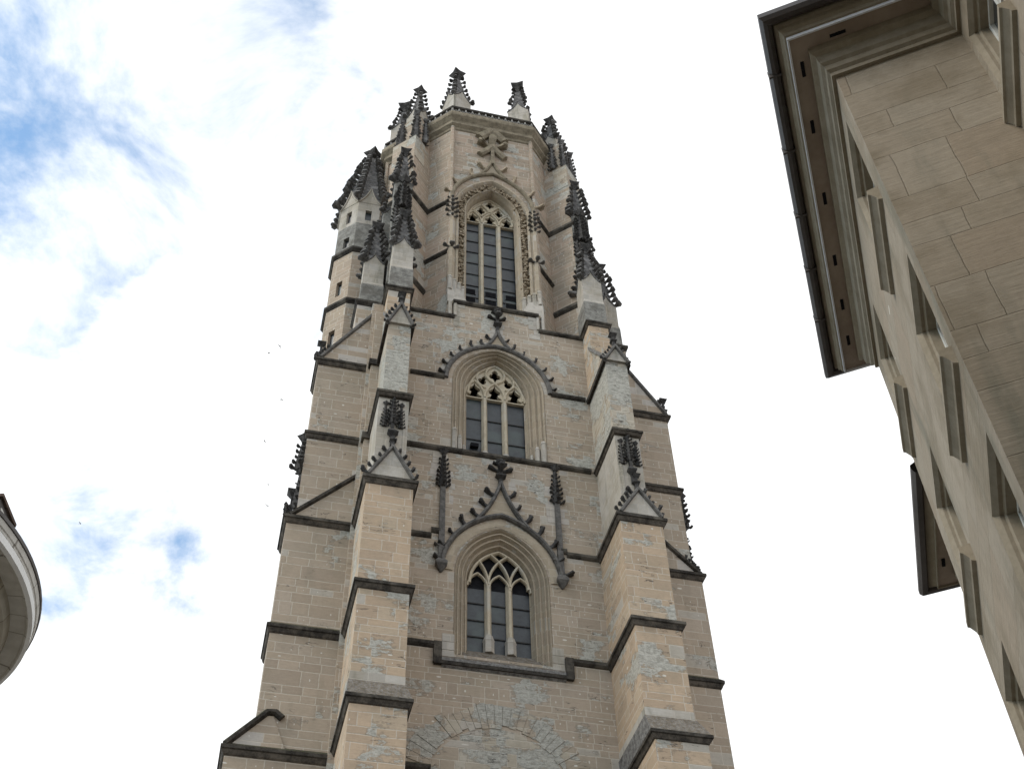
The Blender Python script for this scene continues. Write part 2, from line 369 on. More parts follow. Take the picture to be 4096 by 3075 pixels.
def gable(parent, x0, x1, y, z0, z1, crest=True, d=.5, cw=.2, fin=None, ncr=4, field='pale', crs=.23):
    """steep gable on a buttress front: pale field, dark coping, crockets, finial"""
    xc = (x0+x1)/2
    g = MB(); g.plate([(x0+.1, z0), (x1-.1, z0), (xc, z1-.14)], [], y+.02, y+d); fo = g.build('gable', field, parent)
    c = MB(); c.strip([(x0, z0-.05), (xc, z1)], cw, y-.10, y+d-.05); c.strip([(xc, z1), (x1, z0-.05)], cw, y-.101, y+d-.051)
    c.build('coping', 'rib', fo)
    k = MB()
    for sgn in (-1, 1):
        o = Vector((sgn*(z1-z0), 0, (xc-x0))).normalized()
        for i in range(ncr):
            q = (i+.35)/ncr; px_ = xc+sgn*(xc-x0)*(1-q); pz_ = z0+(z1-z0)*q
            crocket(k, (px_+o.x*.05, y+.12, pz_+o.z*.05), o, crs*random.uniform(.7, 1.2), (-o.z*sgn*-1, 0, abs(o.x)))
    if fin:
        zf = fin; zz = z1+.05
        k.loft([poly_ring((xc, y+.12), .12, zz-.2), poly_ring((xc, y+.12), .09, zz+(zf-zz)*.35), poly_ring((xc, y+.12), .2, zz+(zf-zz)*.42), poly_ring((xc, y+.12), .2, zz+(zf-zz)*.47), poly_ring((xc, y+.12), .08, zz+(zf-zz)*.55), poly_ring((xc, y+.12), .09, zz+(zf-zz)*.75), poly_ring((xc, y+.12), .26, zz+(zf-zz)*.92), poly_ring((xc, y+.12), .04, zf)])
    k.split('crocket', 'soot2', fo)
    return fo
def band(parent, x0, x1, y0, y1, z, o=.15, hs=.13, hc=.16, top=None, fade=None):
    """dark weathered cornice round a block; z is its sharp outer top edge; top = (x0,x1,y0,z) of the stage above"""
    q = lambda d, zz: rect(x0-d, x1+d, y0-d, y1, zz)
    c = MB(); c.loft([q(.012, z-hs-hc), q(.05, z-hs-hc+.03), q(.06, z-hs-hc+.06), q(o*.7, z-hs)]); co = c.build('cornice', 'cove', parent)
    s = MB(); tx0, tx1, ty, tz = top if top else (x0, x1, y0, z+.12)
    s.loft([q(o*.7, z-hs), q(o, z-hs+.03), q(o, z), rect(tx0, tx1, ty, y1, tz)]); s.build('weathered_edge', 'trim', co)
    return co

# ------------------------------------------------------------------ square stage of the tower
Y = 36.12; X0, X1 = 3.1, mir(3.1)
low_open = arch(CX, 1.88, 32.1, 2.55, 28.35)
mid_open = arch(CX, 2.13, 43.1, 2.55, 38.7)
mb = MB()
mb.plate([(X0, 0), (X1, 0), (X1, 47.6), (11.2, 47.6), (11.2, 48.72), (6.95, 48.72), (6.95, 47.6), (X0, 47.6)], [low_open, mid_open], Y, Y+.9)
wall = mb.build('wall', 'grey', TW)
mb = MB()
mb.box(X0, X0+.9, Y+.9, 48.1, 0, 47.6); mb.box(X1-.9, X1, Y+.9, 48.1, 0, 47.6); mb.box(X0+.9, X1-.9, 47.2, 48.1, 0, 47.6)
mb.box(X0+.9, X1-.9, Y+.9, 47.2, 47.2, 47.6)
mb.split('wall', 'side', TW)
# horizontal strings on the front wall
def string(parent, x0, x1, z, y=Y, o=.12, name='string_course'):
    s = MB(); s.prismx([(y+.05, z-.24), (y-o*.45, z-.2), (y-o, z-.12), (y-o, z), (y+.05, z+.16)], x0, x1); return s.build(name, 'trim', parent)
string(TW, 5.06, 6.5, 23.75); string(TW, 5.06, 13.1, 38.72, o=.14)
for a, b in ((5.05, 6.6), (11.55, 13.15)):
    string(TW, a, b, 28.72); string(TW, a+.0, b+.0, 43.3)
for a, b in ((5.05, 6.25), (11.75, 13.1)): string(TW, a, b, 33.85)
string(TW, 6.25, 6.6, 34.15); string(TW, 11.5, 11.75, 34.0)
string(TW, 4.6, 7.0, 47.72); string(TW, 11.12, 13.5, 47.72); string(TW, 6.93, 11.16, 48.86, o=.14)
mb = MB()
for x in (6.78, 7.04, 11.12, 11.38): mb.loft([poly_ring((x, Y+.02), .1, 47.75, 6), poly_ring((x, Y+.02), .1, 48.75, 6)])
mb.split('corner_shaft', 'pale', TW)
mb = MB()                                            # pale quoin stones beside the raised parapet
for i, z in enumerate((47.0, 47.35, 47.7, 48.05, 48.4)):
    w_ = (.55, .3)[i % 2]; mb.box(6.96, 6.96+w_, Y-.012, Y+.1, z, z+.33); mb.box(11.19-w_, 11.19, Y-.012, Y+.1, z, z+.33)
mb.split('quoin_stones', 'pale', TW)
# blocked relieving arch low on the wall
va = MB(); zc, rc_ = 22.96, 3.41; n = 27
for i in range(n):
    a0 = R(18)+R(144)*i/n; a1 = R(18)+R(144)*(i+.945)/n; ro = rc_+random.uniform(-.10, .12); ri = rc_-.83+random.uniform(-.10, .10)
    yy = Y-.02-random.uniform(0, .03)
    va.cur = random.choice((0, 1, 1, 1))
    pts = [(CX-.25+rr*math.cos(a), zc+rr*math.sin(a)) for rr, a in ((ri, a0), (ro, a0), (ro, a1), (ri, a1))]
    va.plate(pts, [], yy, Y+.1)
vo = va.build('blind_arch', ['ero', 'ero'], TW)
inf = [(CX-.25+2.5*math.cos(R(18+144*i/24)), zc+2.5*math.sin(R(18+144*i/24))) for i in range(25)]
mb = MB(); mb.plate(inf+[(CX-2.6, 20), (CX+2.1, 20)], [], Y-.012, Y+.1); mb.build('rubble_infill', 'ero', vo)

# ------------------------------------------------------------------ windows of the square stage
def jamb_mesh(prof, cx, zb, n=14):
    """prof: list of (a,h,zs,y); sweeps a moulded arch from outer to inner"""
    mb = MB(); rings = [[(x, y, z) for x, z in arch(cx, a, zs, h, zb, n)] for a, h, zs, y in prof]
    return mb.loft(rings, cap=False, closed=False)
def profile(a0, h0, z0, a1, h1, z1, steps, y): return [(a0+(a1-a0)*t, h0+(h1-h0)*t, z0+(z1-z0)*t, y+d) for t, d in steps]
ST = [(0, .02), (.05, -.03), (.10, .03), (.14, .12), (.19, .12), (.23, .06), (.29, .06), (.33, .16), (.38, .24), (.46, .24), (.50, .17), (.56, .17), (.60, .28), (.66, .38), (.74, .38), (.78, .32), (.83, .33), (.87, .46), (.94, .60), (1, .66)]
def ogee(ax, az, cx, apex, side, ctrl): return bez((cx+side*ax, az), (cx+side*ctrl[0], ctrl[1]), (cx, apex), 9)
def bars_between(mb, x0, x1, zs, y):
    for z in zs: mb.box(x0, x1, y-.03, y+.02, z-.025, z+.025)
def trefoil(cx, zb, s, h):
    """cusped light head opening"""
    L = [(-.5, 0), (-.5, .12), (-.30, .20), (-.22, .34), (-.40, .44), (-.42, .60), (-.24, .70), (-.10, .80), (0, 1)]
    pts = [(cx+x*s, zb+z*h) for x, z in L]; return pts + [(cx-x*s, zb+z*h) for x, z in L[::-1][1:]]
def quatre(cx, cz, s, h, rot=0):
    L = [(0, -1), (.16, -.62), (.30, -.45), (.62, -.38), (.80, -.05), (.62, .25), (.34, .28), (.42, .55), (.26, .82), (0, 1)]
    P_ = L + [(-x, z) for x, z in L[::-1][1:-1]]; c, s_ = math.cos(rot), math.sin(rot)
    return [(cx+(x*s*c-z*h*s_), cz+(x*s*s_+z*h*c)) for x, z in P_]

def tower_window(z_glass, z_head, zs, a, h, y, name_label, mull, zsill, kind, barz, glass_w):
    """the filling of one window: mullions, tracery, panes. Returns the pieces as a list of (name, MB, material)"""
    out = []
    m0, m1 = mull; hw = .13
    for x in (m0, m1):
        mb = MB(); mb.loft([[(x-hw, y+.22, zz), (x-hw, y+.08, zz), (x-.05, y-.06, zz), (x+.05, y-.06, zz), (x+hw, y+.08, zz), (x+hw, y+.22, zz)] for zz in (zsill, zs+.15)])
        out.append(('mullion', mb, 'trac'))
        mb = MB(); b_ = .17
        mb.loft([poly_ring((x, y+.02), b_*1.25, zsill-.05, 6), poly_ring((x, y+.02), b_*1.25, zsill+.45, 6), poly_ring((x, y+.02), b_*1.35, zsill+.5, 6), poly_ring((x, y+.02), b_*.9, zsill+.75, 6)])
        out.append(('mullion_base', mb, 'pale'))
    edges = [CX-a-.05, m0, m1, CX+a+.05]
    for i in range(3):
        mb = MB(); mb.box(edges[i]+.02, edges[i+1]-.02, y+.16, y+.19, z_glass, z_head); out.append(('pane', mb, 'pane'))
        mb = MB(); bars_between(mb, edges[i]+.02, edges[i+1]-.02, barz, y+.15); out.append(('glazing_bar', mb, 'bar'))
    return out

def put(parts, w):
    for nm, m_, mt in parts: (m_.split if nm == 'glazing_bar' else m_.build)(nm, mt, w)
# -- middle window
W2 = jamb_mesh(profile(2.13, 2.55, 43.1, 1.33, 2.22, 43.05, ST, Y-.0), CX, 38.7).build('window', 'jamb', TW)
W2['label'] = 'middle window of three lights with flowing tracery under a crocketed ogee hood'
put(tower_window(38.6, 42.95, 43.05, 1.33, 2.2, 36.72, '', (8.58, 9.51), 38.72, 'mid', (40.3, 41.6, 42.9, 39.2), 0), W2)
def tracery_mid(cx, a, zs, h, y):
    mb = MB(); x3 = [cx-.97, cx-.035, cx+.90]; hw = .36
    out = arch(cx, a+.02, zs, h+.02, None, 12)
    base = [(cx+a+.02, zs-.18)] + [(cx-a-.02, zs-.18)]
    holes = []
    for x in x3: holes.append(trefoil(x, zs-.12, .66, .92))
    holes.append(quatre(cx, zs+1.48, .36, .42)); holes.append(quatre(cx-.62, zs+1.02, .27, .46, R(-28))); holes.append(quatre(cx+.62, zs+1.02, .27, .46, R(28)))
    mb.plate(out+base, holes, y, y+.16)
    rb = MB()
    for x in x3:
        rb.strip([(x-.47, zs-.1)]+bez((x-.47, zs-.05), (x-.44, zs+.5), (x, zs+.92), 8), .12, y-.09, y+.06)
        rb.strip([(x+.47, zs-.1)]+bez((x+.47, zs-.05), (x+.44, zs+.5), (x, zs+.92), 8), .12, y-.092, y+.058)
    for s_ in (-1, 1):
        rb.strip(bez((cx, zs+.92), (cx+s_*.55, zs+1.2), (cx+s_*.42, zs+1.68), 8)+bez((cx+s_*.42, zs+1.68), (cx+s_*.30, zs+2.0), (cx, zs+h-.08), 6)[1:], .12, y-.09, y+.06)
        rb.strip(bez((cx+s_*.47, zs+.55), (cx+s_*1.05, zs+.85), (cx+s_*.80, zs+1.5), 8)+[(cx+s_*.48, zs+1.78)], .11, y-.088, y+.06)
    rb.strip(arch(cx, a-.05, zs, h-.05, None, 14), .12, y-.08, y+.06)
    return mb, rb
tm, tr = tracery_mid(CX, 1.33, 43.05, 2.2, 36.72)
to = tm.build('tracery', 'trac', W2); tr.build('tracery_ribs', 'trac', W2)
def hood(parent, cx, a, zs, h, y, w, apex, oax, ctrl, mt, crs, cr_list, ext=0, d=.14):
    """hood mould with ogee point; cr_list: fractions along the left half for crockets"""
    hp = arch(cx, a, zs, h, None, 16)
    if ext: hp = [(cx-a, zs-ext)] + hp + [(cx+a, zs-ext)]
    mb = MB(); mb.strip(hp, w, y-d, y+.05)
    og = {}
    for s_ in (-1, 1):
        hl = arc_half(cx, a, zs, h, 24, s_); p0 = min(hl, key=lambda q: abs(abs(q[0]-cx)-oax))
        og[s_] = bez(p0, (cx+s_*ctrl[0], ctrl[1]), (cx, apex), 9); mb.strip(og[s_], w*.8, y-d-.012*(s_+2), y+.045)
    ho = mb.build('hood_mould', mt, parent)
    fl = MB(); fl.plate([og[-1][0]]+og[-1][1:]+og[1][::-1][1:]+[(cx, zs+h)], [], y-.045, y+.02); fl.build('ogee_field', 'jamb', ho)
    kb = MB()
    for s_ in (-1, 1):
        hl = arc_half(cx, a, zs, h, 24, s_); cut = [q for q in hl if abs(q[0]-cx) >= oax]
        path = cut + og[s_][1:]
        Ls = [0]
        for i in range(1, len(path)): Ls.append(Ls[-1]+math.dist(path[i], path[i-1]))
        for q in cr_list:
            dd = q*Ls[-1]; i = max(k for k in range(len(Ls)) if Ls[k] <= dd); i = min(i, len(path)-2)
            t = (dd-Ls[i])/max(1e-6, Ls[i+1]-Ls[i]); p = Vector(path[i]).lerp(Vector(path[i+1]), t); dr = (Vector(path[i+1])-Vector(path[i])).normalized()
            o = Vector((dr.y*s_, -dr.x*s_)) if True else None
            o3 = Vector((o.x, 0, o.y)); o3 = o3 if o3.z > -.2 else -o3
            crocket(kb, (p.x+o3.x*w*.45, y-.10, p.y+o3.z*w*.45), o3, crs*random.uniform(.75, 1.2), (dr.x, 0, dr.y))
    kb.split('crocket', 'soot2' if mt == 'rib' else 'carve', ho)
    return ho
hood(W2, CX, 2.42, 43.2, 2.72, Y, .22, 47.0, .62, (.26, 46.1), 'rib', .24, (.06, .19, .32, .45, .58, .71, .84))
mb = MB()                                             # pale backing blocks behind the crockets
for s_ in (-1, 1):
    hl = arc_half(CX, 2.62, 43.2, 2.95, 9, s_)
    for i in range(8):
        p, q = Vector(hl[i]), Vector(hl[i+1]); mb.strip([p.lerp(q, .1), p.lerp(q, .9)], .24, Y-.014, Y+.03)
mb.split('backing_stones', 'pale', W2)
def fleuron(parent, cx, y, z0, z1, s, mt='soot2'):
    """finial of stacked leaves against a wall, from z0 to z1"""
    mb = MB(); L = z1-z0
    mb.loft([poly_ring((cx, y-.04), .13*s, z0-.1), poly_ring((cx, y-.04), .1*s, z0+L*.2), poly_ring((cx, y-.06), .28*s, z0+L*.27), poly_ring((cx, y-.06), .28*s, z0+L*.31), poly_ring((cx, y-.05), .1*s, z0+L*.4), poly_ring((cx, y-.05), .12*s, z0+L*.7), poly_ring((cx, y-.05), .24*s, z0+L*.92), poly_ring((cx, y-.05), .05*s, z1)])
    for d in ((-1, 0, .1), (1, 0, .1), (0, -1, .1)):
        crocket(mb, (cx+d[0]*.06, y-.06, z0+L*.55), d, .36*s); crocket(mb, (cx+d[0]*.05, y-.06, z0+L*.80), d, .22*s)
    return mb.build('finial', mt, parent)
fleuron(W2, CX, Y, 47.0, 48.72, 1.0)
mb = MB()
for i, z in enumerate((46.5, 46.9, 47.3, 47.7)): mb.box(CX-(.36, .27)[i % 2], CX+(.36, .27)[i % 2], Y-.013, Y+.05, z, z+.38)
mb.split('backing_stones', 'pale', W2)
mb = MB()
for x, w_, hh, dy in ((7.1, .13, 1.15, .02), (7.36, .11, .85, .12), (7.58, .08, .5, .3)):
    for xx in (x, mir(x)): mb.loft([poly_ring((xx, Y+dy), w_, 38.72, 6), poly_ring((xx, Y+dy), w_, 38.72+hh, 6), poly_ring((xx, Y+dy), w_*1.15, 38.74+hh, 6), poly_ring((xx, Y+dy), w_*.75, 38.9+hh, 6)])
mb.split('shaft_base', 'pale', W2)
mb = MB(); mb.box(7.95, 8.3, 36.7, 36.86, 39.75, 39.95); mb.box(7.8, 8.42, 36.76, 36.86, 39.2, 39.32); mb.split('vent_flap', 'dark', W2)

# -- lowest window
W1 = jamb_mesh(profile(1.88, 2.55, 32.1, 1.23, 1.75, 32.15, ST, Y), CX, 28.35).build('window', 'jamb', TW)
W1['label'] = 'lowest window of three lights with intersecting tracery and a wide crocketed ogee gable'
put(tower_window(28.9, 32.05, 32.15, 1.23, 1.75, 36.66, '', (8.65, 9.49), 29.0, 'low', (30.5, 29.75, 31.3), 0), W1)
def tracery_low(cx, a, zs, h, y):
    mb = MB(); rb = MB(); A = lambda sd: arc_half(cx, a, zs, h, 26, sd)
    inside = lambda x, z: z < zs+.02 or any(abs(p[0]-cx) >= abs(x-cx) and p[1] >= z for p in A(1))
    for k, m_ in enumerate((cx-.43, cx+.43)):
        for sd in (-1, 1):
            sh = m_-(cx+sd*a); pts = [(x+sh, z) for x, z in A(sd) if inside(x+sh, z)]
            rb.strip(pts, .11, y-.09-.002*(k*2+sd), y+.10)
    for sd, x in ((-1, cx-.86), (1, cx+.86), (-1, cx), (1, cx)):     # small pointed heads of the lights
        rb.strip(bez((x+sd*.40, zs-.15), (x+sd*.38, zs+.28), (x, zs+.52), 7), .09, y-.07-.003*sd, y+.06)
        rb.strip(bez((x-sd*.40, zs-.15), (x-sd*.38, zs+.28), (x, zs+.52), 7), .09, y-.068-.003*sd, y+.06)
    rb.strip(arch(cx, a-.05, zs, h-.05, None, 14), .13, y-.08, y+.08)
    mb.plate(arch(cx, a+.04, zs, h+.04, None, 12)+[(cx+a+.02, zs-.12), (cx-a-.02, zs-.12)], [], y+.15, y+.18)
    return mb, rb
tm, tr = tracery_low(CX, 1.23, 32.15, 1.75, 36.66)
tm.build('pane', 'dark', W1); tr.build('tracery', 'trac', W1)
mb = MB(); mb.strip(arch(CX, 2.14, 32.2, 2.66, None, 18), .40, Y-.05, Y+.05); mb.build('voussoirs', 'jamb', W1)
hood(W1, CX, 2.4, 32.2, 3.1, Y, .2, 37.1, 1.15, (.34, 35.75), 'rib', .32, (.08, .20, .33, .46, .60, .73, .86), ext=.0, d=.2)
fleuron(W1, CX, Y, 37.05, 38.45, 1.1)
mb = MB(); mb.prismx([(Y+.5, 28.95), (Y-.1, 28.1), (Y-.14, 27.85), (Y+.02, 27.7), (Y+.5, 27.7)], 6.78, mir(6.78)); mb.build('sill', 'lich', W1)
mb = MB()
for x in (6.62, mir(6.62)): mb.box(x-.15, x+.15, Y-.142, Y+.05, 27.86, 28.75)
mb.box(6.5, mir(6.5), Y-.145, Y+.05, 27.8, 27.95); mb.split('sill_moulding', 'trim', W1)
mb = MB()
for x in (7.02, mir(7.02)):
    for z in (28.14, 28.5, 28.86): mb.box(x-.23, x+.23, Y-.02, Y+.06, z, z+.34)
mb.split('quoin_stones', 'pale', W1)
mb = MB()                                             # flanking attached pinnacles and their long dark shafts
for x in (6.66, 11.47):
    mb.loft([poly_ring((x, Y), .17, 32.5), poly_ring((x, Y), .15, 36.7)])
    mb.loft([poly_ring((x, Y-.04), .05, 32.0), poly_ring((x, Y-.04), .32, 32.3), poly_ring((x, Y-.04), .32, 32.42), poly_ring((x, Y-.04), .18, 32.6)])
    crocket(mb, (x-.1, Y-.1, 33.3), (-1, 0, 0), .2)
mb.split('shaft', 'rib', W1)
mb = MB()
for x in (6.66, 11.47): relief(mb, x, Y-.02, 36.45, 38.45, .58, 7)
mb.split('attached_pinnacle', 'soot2', W1)
mb = MB(); random.seed(3)
for x in (6.66, 11.47):
    for i in range(9):
        w_ = random.uniform(.3, .55); mb.box(x-w_, x+random.uniform(.3, .55), Y-.011, Y+.05, 35.4+i*.34, 35.4+i*.34+.33)
for i in range(13):
    z = 35.0+.26*i; w_ = .35+max(0, (37.0-z))*.35; mb.box(CX-w_-random.uniform(.0, .3), CX+w_+random.uniform(0, .3), Y-.0105, Y+.05, z, z+.25)
mb.split('backing_stones', MT['mixed'], W1)
for m_ in (m0 for m0 in ()): pass

# ------------------------------------------------------------------ front buttresses
def front_buttress(side):
    L = side < 0
    # stage: x0,x1,yface,z0,z1
    if L: S = [(3.32, 5.16, 32.95, 0, 24.0), (3.3, 5.07, 33.2, 24, 28.72), (3.28, 5.06, 33.48, 28.7, 33.9), (3.5, 4.72, 33.55, 33.8, 38.7), (3.63, 4.62, 33.6, 38.6, 43.3), (3.66, 4.70, 35.12, 43.2, 47.8)]
    else: S = [(13.26, 15.1, 32.95, 0, 24.0), (13.14, 14.86, 33.2, 24, 28.72), (13.14, 14.88, 33.48, 28.7, 33.9), (13.36, 14.42, 33.55, 33.8, 38.65), (13.36, 14.36, 33.6, 38.6, 43.2), (13.34, 14.32, 35.12, 43.2, 47.75)]
    yb = Y+.3
    m = MB()
    for i, (a, b, yf, z0, z1) in enumerate(S[:3]): m.loft([rect(a, b, yf, yb, z0), rect(a, b, yf, yb, z1)])
    bt = m.build('buttress', 'warm', TW); bt['label'] = 'left front buttress with crocketed gables' if L else 'right front buttress with crocketed gables'
    a, b, yf, z0, z1 = S[3]; m = MB(); m.loft([rect(a, b, yf, yb, z0), rect(a, b, yf, yb, z1)]); m.build('upper_stage', 'pale' , bt)
    a, b, yf, z0, z1 = S[4]; m = MB(); m.loft([rect(a, b, yf, yb, z0), rect(a, b, yf, yb, z1)])
    ys = S[5][2]; m.loft([rect(a, b, yf, yb, z1), rect(a, b, yf, yb, z1+.12), rect(a, b, ys+.05, yb, z1+2.5)])
    m.build('upper_stage', 'ero', bt)
    a, b, yf, z0, z1 = S[5]; m = MB(); m.loft([rect(a, b, yf, yb, z0), rect(a, b, yf, yb, z1)]); m.build('upper_stage', 'warm', bt)
    # cornices with weatherings
    s0, s1, s2, s3, s4, s5 = S
    band(bt, s0[0], s0[1], s0[2], yb, 24.0, .16, .14, .16, None)
    m = MB(); m.loft([rect(s0[0]-.12, s0[1]+.12, s0[2]-.12, yb, 24.02), rect(s1[0]-.05, s1[1]+.05, s1[2]-.05, yb, 24.72)]); m.build('lichen_slope', 'lich', bt)
    m = MB(); m.box(s1[0]-.012, s1[1]+.012, s1[2]-.012, yb, 24.68, 25.05); m.build('pale_course', 'pale', bt)
    band(bt, s1[0], s1[1], s1[2], yb, 28.72, .17, .15, .17, (s2[0], s2[1], s2[2], 28.95))
    band(bt, s2[0], s2[1], s2[2], yb, 33.9, .17, .16, .18, (s3[0]-.1, s3[1]+.1, s3[2], 34.1))
    band(bt, s3[0], s3[1], s3[2]-.1, yb, 38.68, .14, .13, .12, (s4[0], s4[1], s4[2], 38.85))
    band(bt, s5[0], s5[1], s5[2], yb, 47.78, .16, .12, .14, None)
    for xx in ((s4[0]-.14, s4[0]-.005), (s4[1]+.005, s4[1]+.14)):   # string along the flanks at the fourth gable
        m = MB(); m.box(xx[0], xx[1], s4[2]-.12, yb, 43.0, 43.25); m.build('flank_string', 'trim', bt)
    for xx in (s4[0], s4[1]):                                          # raking copings
        m = MB(); m.loft([[(xx-.1, yy, zz) , (xx+.1, yy, zz), (xx+.1, yy, zz+.22), (xx-.1, yy, zz+.22)] for yy, zz in ((s4[2]-.05, 43.32), (ys+.2, 45.9))]); m.build('raking_coping', 'lich', bt)
    gable(bt, s2[0]+.02, s2[1]-.02, s2[2]-.12, 33.98, 35.55 if L else 35.3, fin=36.45 if L else 36.2, ncr=5, crs=.27)
    gable(bt, s4[0]-.06, s4[1]+.06, s4[2]-.14, 43.2, 44.55 if L else 44.2, fin=45.4 if L else 45.15, ncr=5, cw=.2, crs=.2)
    # carved pinnacle on the pale panel
    m = MB(); xc = (s3[0]+s3[1])/2
    relief(m, xc, s3[2]-.02, 36.95, 38.6, .5, 7)
    relief(m, xc-.32, s3[2]-.01, 36.75, 38.05, .34, 6); relief(m, xc+.32, s3[2]-.01, 36.75, 38.05, .34, 6)
    m.loft([poly_ring((xc, s3[2]-.06), .08, 35.7), poly_ring((xc, s3[2]-.06), .08, 36.2), poly_ring((xc, s3[2]-.06), .26, 36.35), poly_ring((xc, s3[2]-.06), .26, 36.42), poly_ring((xc, s3[2]-.06), .08, 36.6), poly_ring((xc, s3[2]-.06), .1, 36.95)])
    m.split('carved_pinnacle', 'soot2', bt)
    m = MB(); m.box(s3[0]+.1, s3[0]+.18, s3[2]-.03, s3[2]+.1, 34.6, 37.6) if not L else m.box(s3[1]-.18, s3[1]-.1, s3[2]-.03, s3[2]+.1, 34.6, 36.8); m.build('thin_shaft', 'pale', bt)
    return bt
BL = front_buttress(-1); BR = front_buttress(1)

# ------------------------------------------------------------------ side buttresses
def side_buttress(side):
    L = side < 0; g = (lambda x: x) if L else mir
    yf, yb = 36.32, 38.2
    S = [(-.18, 0, 23.75), (.70, 23.7, 28.75) if False else (.66, 23.7, 28.75), (.66, 28.7, 33.9), (.98, 33.85, 38.62), (1.0, 38.6, 43.25)]
    S[0] = (-.18, 0, 23.8)
    m = MB(); bx = lambda mb_, xa, xb, *k: mb_.box(min(g(xa), g(xb)), max(g(xa), g(xb)), *k)
    for x, z0, z1 in (S[0], S[1], S[2]): bx(m, x, 3.3, yf, yb, z0, z1)
    bt = m.build('side_buttress', 'side', TW); bt['label'] = 'left side buttress stepping outwards with sloping copings' if L else 'right side buttress stepping outwards with sloping copings'
    m = MB(); bx(m, S[3][0], 3.3, yf+.02, yb-.05, S[3][1], S[3][2]); m.build('upper_stage', 'mixed' if L else 'side', bt)
    m = MB(); bx(m, S[4][0], 3.3, yf+.03, yb-.08, S[4][1], S[4][2]); m.build('upper_stage', 'side', bt)
    for k, (z, o) in enumerate(((23.8, .16), (28.75, .15), (33.9, .17), (38.62, .15), (43.27, .15))):
        x = S[k][0]; xa, xb = sorted((g(x), g(3.3))); n = S[k+1][0] if k < 4 else 1.2; na, nb = sorted((g(n), g(3.3)))
        ye = yb
        q = lambda d, zz: rect(xa-(d if L else 0), xb+(0 if L else d), yf-d, ye, zz)
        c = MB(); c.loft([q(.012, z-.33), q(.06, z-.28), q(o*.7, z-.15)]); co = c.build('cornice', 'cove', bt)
        c = MB(); c.loft([q(o*.7, z-.15), q(o, z-.12), q(o, z), rect(na-.01, nb+.01, yf+.0, ye, z+.16)]); c.build('weathered_edge', 'trim', co)
        if k in (3, 4) and L:                            # little re-entrant pier beside the front buttress
            c = MB(); c.box(3.16, 3.7, Y-.35, Y+.3, z-.33, z+.01); c.build('corner_string', 'trim', bt)
    m = MB()
    if L: m.box(3.26, 3.75, Y-.24, Y+.3, 33.6, 46.9); m.build('corner_pier', 'side', bt)
    # triangular weathering panels with raking copings
    def rake(p0, p1, w_, yy, base, mt, crk=0, fin=None):
        m_ = MB(); pts = [(g(p0[0]), p0[1]), (g(p1[0]), p1[1])]
        m_.strip(pts, w_, yy-.16, yy+.2); o_ = m_.build('raking_coping', 'trim' if base < 40 else 'rib', bt)
        m_ = MB(); m_.plate([(g(p0[0]+.1), base), (g(3.25), base), (g(3.25), p1[1]-.05), (g(p1[0]), p1[1]-.05)], [], yy-.05, yy+.12); m_.build('weathering_panel', mt, o_)
        if crk:
            m_ = MB(); dr = Vector((p1[0]-p0[0], p1[1]-p0[1])).normalized(); o3 = Vector((-dr.y if L else dr.y, 0, dr.x))
            for i in range(crk): crocket(m_, (g(p0[0]+dr.x*(.15+.22*i)), yy+.05, p0[1]+dr.y*(.15+.22*i)+.1), o3, .24, (dr.x if L else -dr.x, 0, dr.y))
            if fin: m_.loft([poly_ring((g(p0[0]-.02), yy+.15), .08, p0[1]), poly_ring((g(p0[0]-.02), yy+.15), .08, fin-.35), poly_ring((g(p0[0]-.02), yy+.15), .05, fin-.3), poly_ring((g(p0[0]-.02), yy+.15), .27, fin-.1), poly_ring((g(p0[0]-.02), yy+.15), .05, fin)])
            m_.split('crocket', 'soot2', o_)
    rake((.75, 33.95), (3.2, 36.55), .24, yf, 33.95, 'mixed', 4 if not L else 0)
    if L:
        m = MB(); m.strip([(-.2, 23.85), (1.0, 25.2), (1.25, 25.22), (1.5, 25.02)], .24, yf-.18, yf+.1); m.build('raking_coping', 'trim', bt)
        m = MB(); m.plate([(0, 23.9), (1.7, 23.9), (1.2, 25.05), (1.0, 25.05)], [], yf-.06, yf+.1); m.build('weathering_panel', 'mixed', bt)
    # top gabled roof slope, closed body behind the coping
    m = MB(); m.plate([(g(1.05), 43.3), (g(3.3), 43.3), (g(3.3), 47.2), (g(3.2), 47.0)], [], yf+.04, yb-.1); m.build('gabled_top', 'mixed', bt)
    rake((1.05, 43.35), (3.28, 47.1), .22, yf, 43.35, 'mixed', 4, 44.6)
    # outward gables, seen edge-on
    for zb_, xo, nfin in ((33.95, .78, 36.2), (43.3, 1.1, 44.7)):
        k = MB()
        for i in range(5):
            crocket(k, (g(xo-.05), yf+.25+i*.17, zb_+.15+i*.28), (-1 if L else 1, -.3, .25), .24)
        k.loft([poly_ring((g(xo), (yf+yb)/2), .1, zb_+.3), poly_ring((g(xo), (yf+yb)/2), .09, nfin-.5), poly_ring((g(xo), (yf+yb)/2), .34, nfin-.15), poly_ring((g(xo), (yf+yb)/2), .05, nfin)])
        k.split('crocket', 'soot2', bt)
    # carved pinnacle on the outer face, in silhouette
    k = MB(); xo = S[3][0]; yc = 36.62
    rz = Matrix.Translation((g(xo), yc, 0)) @ Matrix.Rotation(-math.pi/2 if L else math.pi/2, 4, 'Z')
    relief(k, 0, 0, 36.7, 38.5, .8, 5, mx=rz)
    rz = Matrix.Translation((g(xo), yc, 0)) @ Matrix.Rotation(-math.pi/2 if L else math.pi/2, 4, 'Z')
    relief(k, 0, 0, 34.6, 36.6, .5, 4, mx=rz)
    k.split('carved_pinnacle', 'soot2', bt)
    return bt
SL = side_buttress(-1); SR = side_buttress(1)

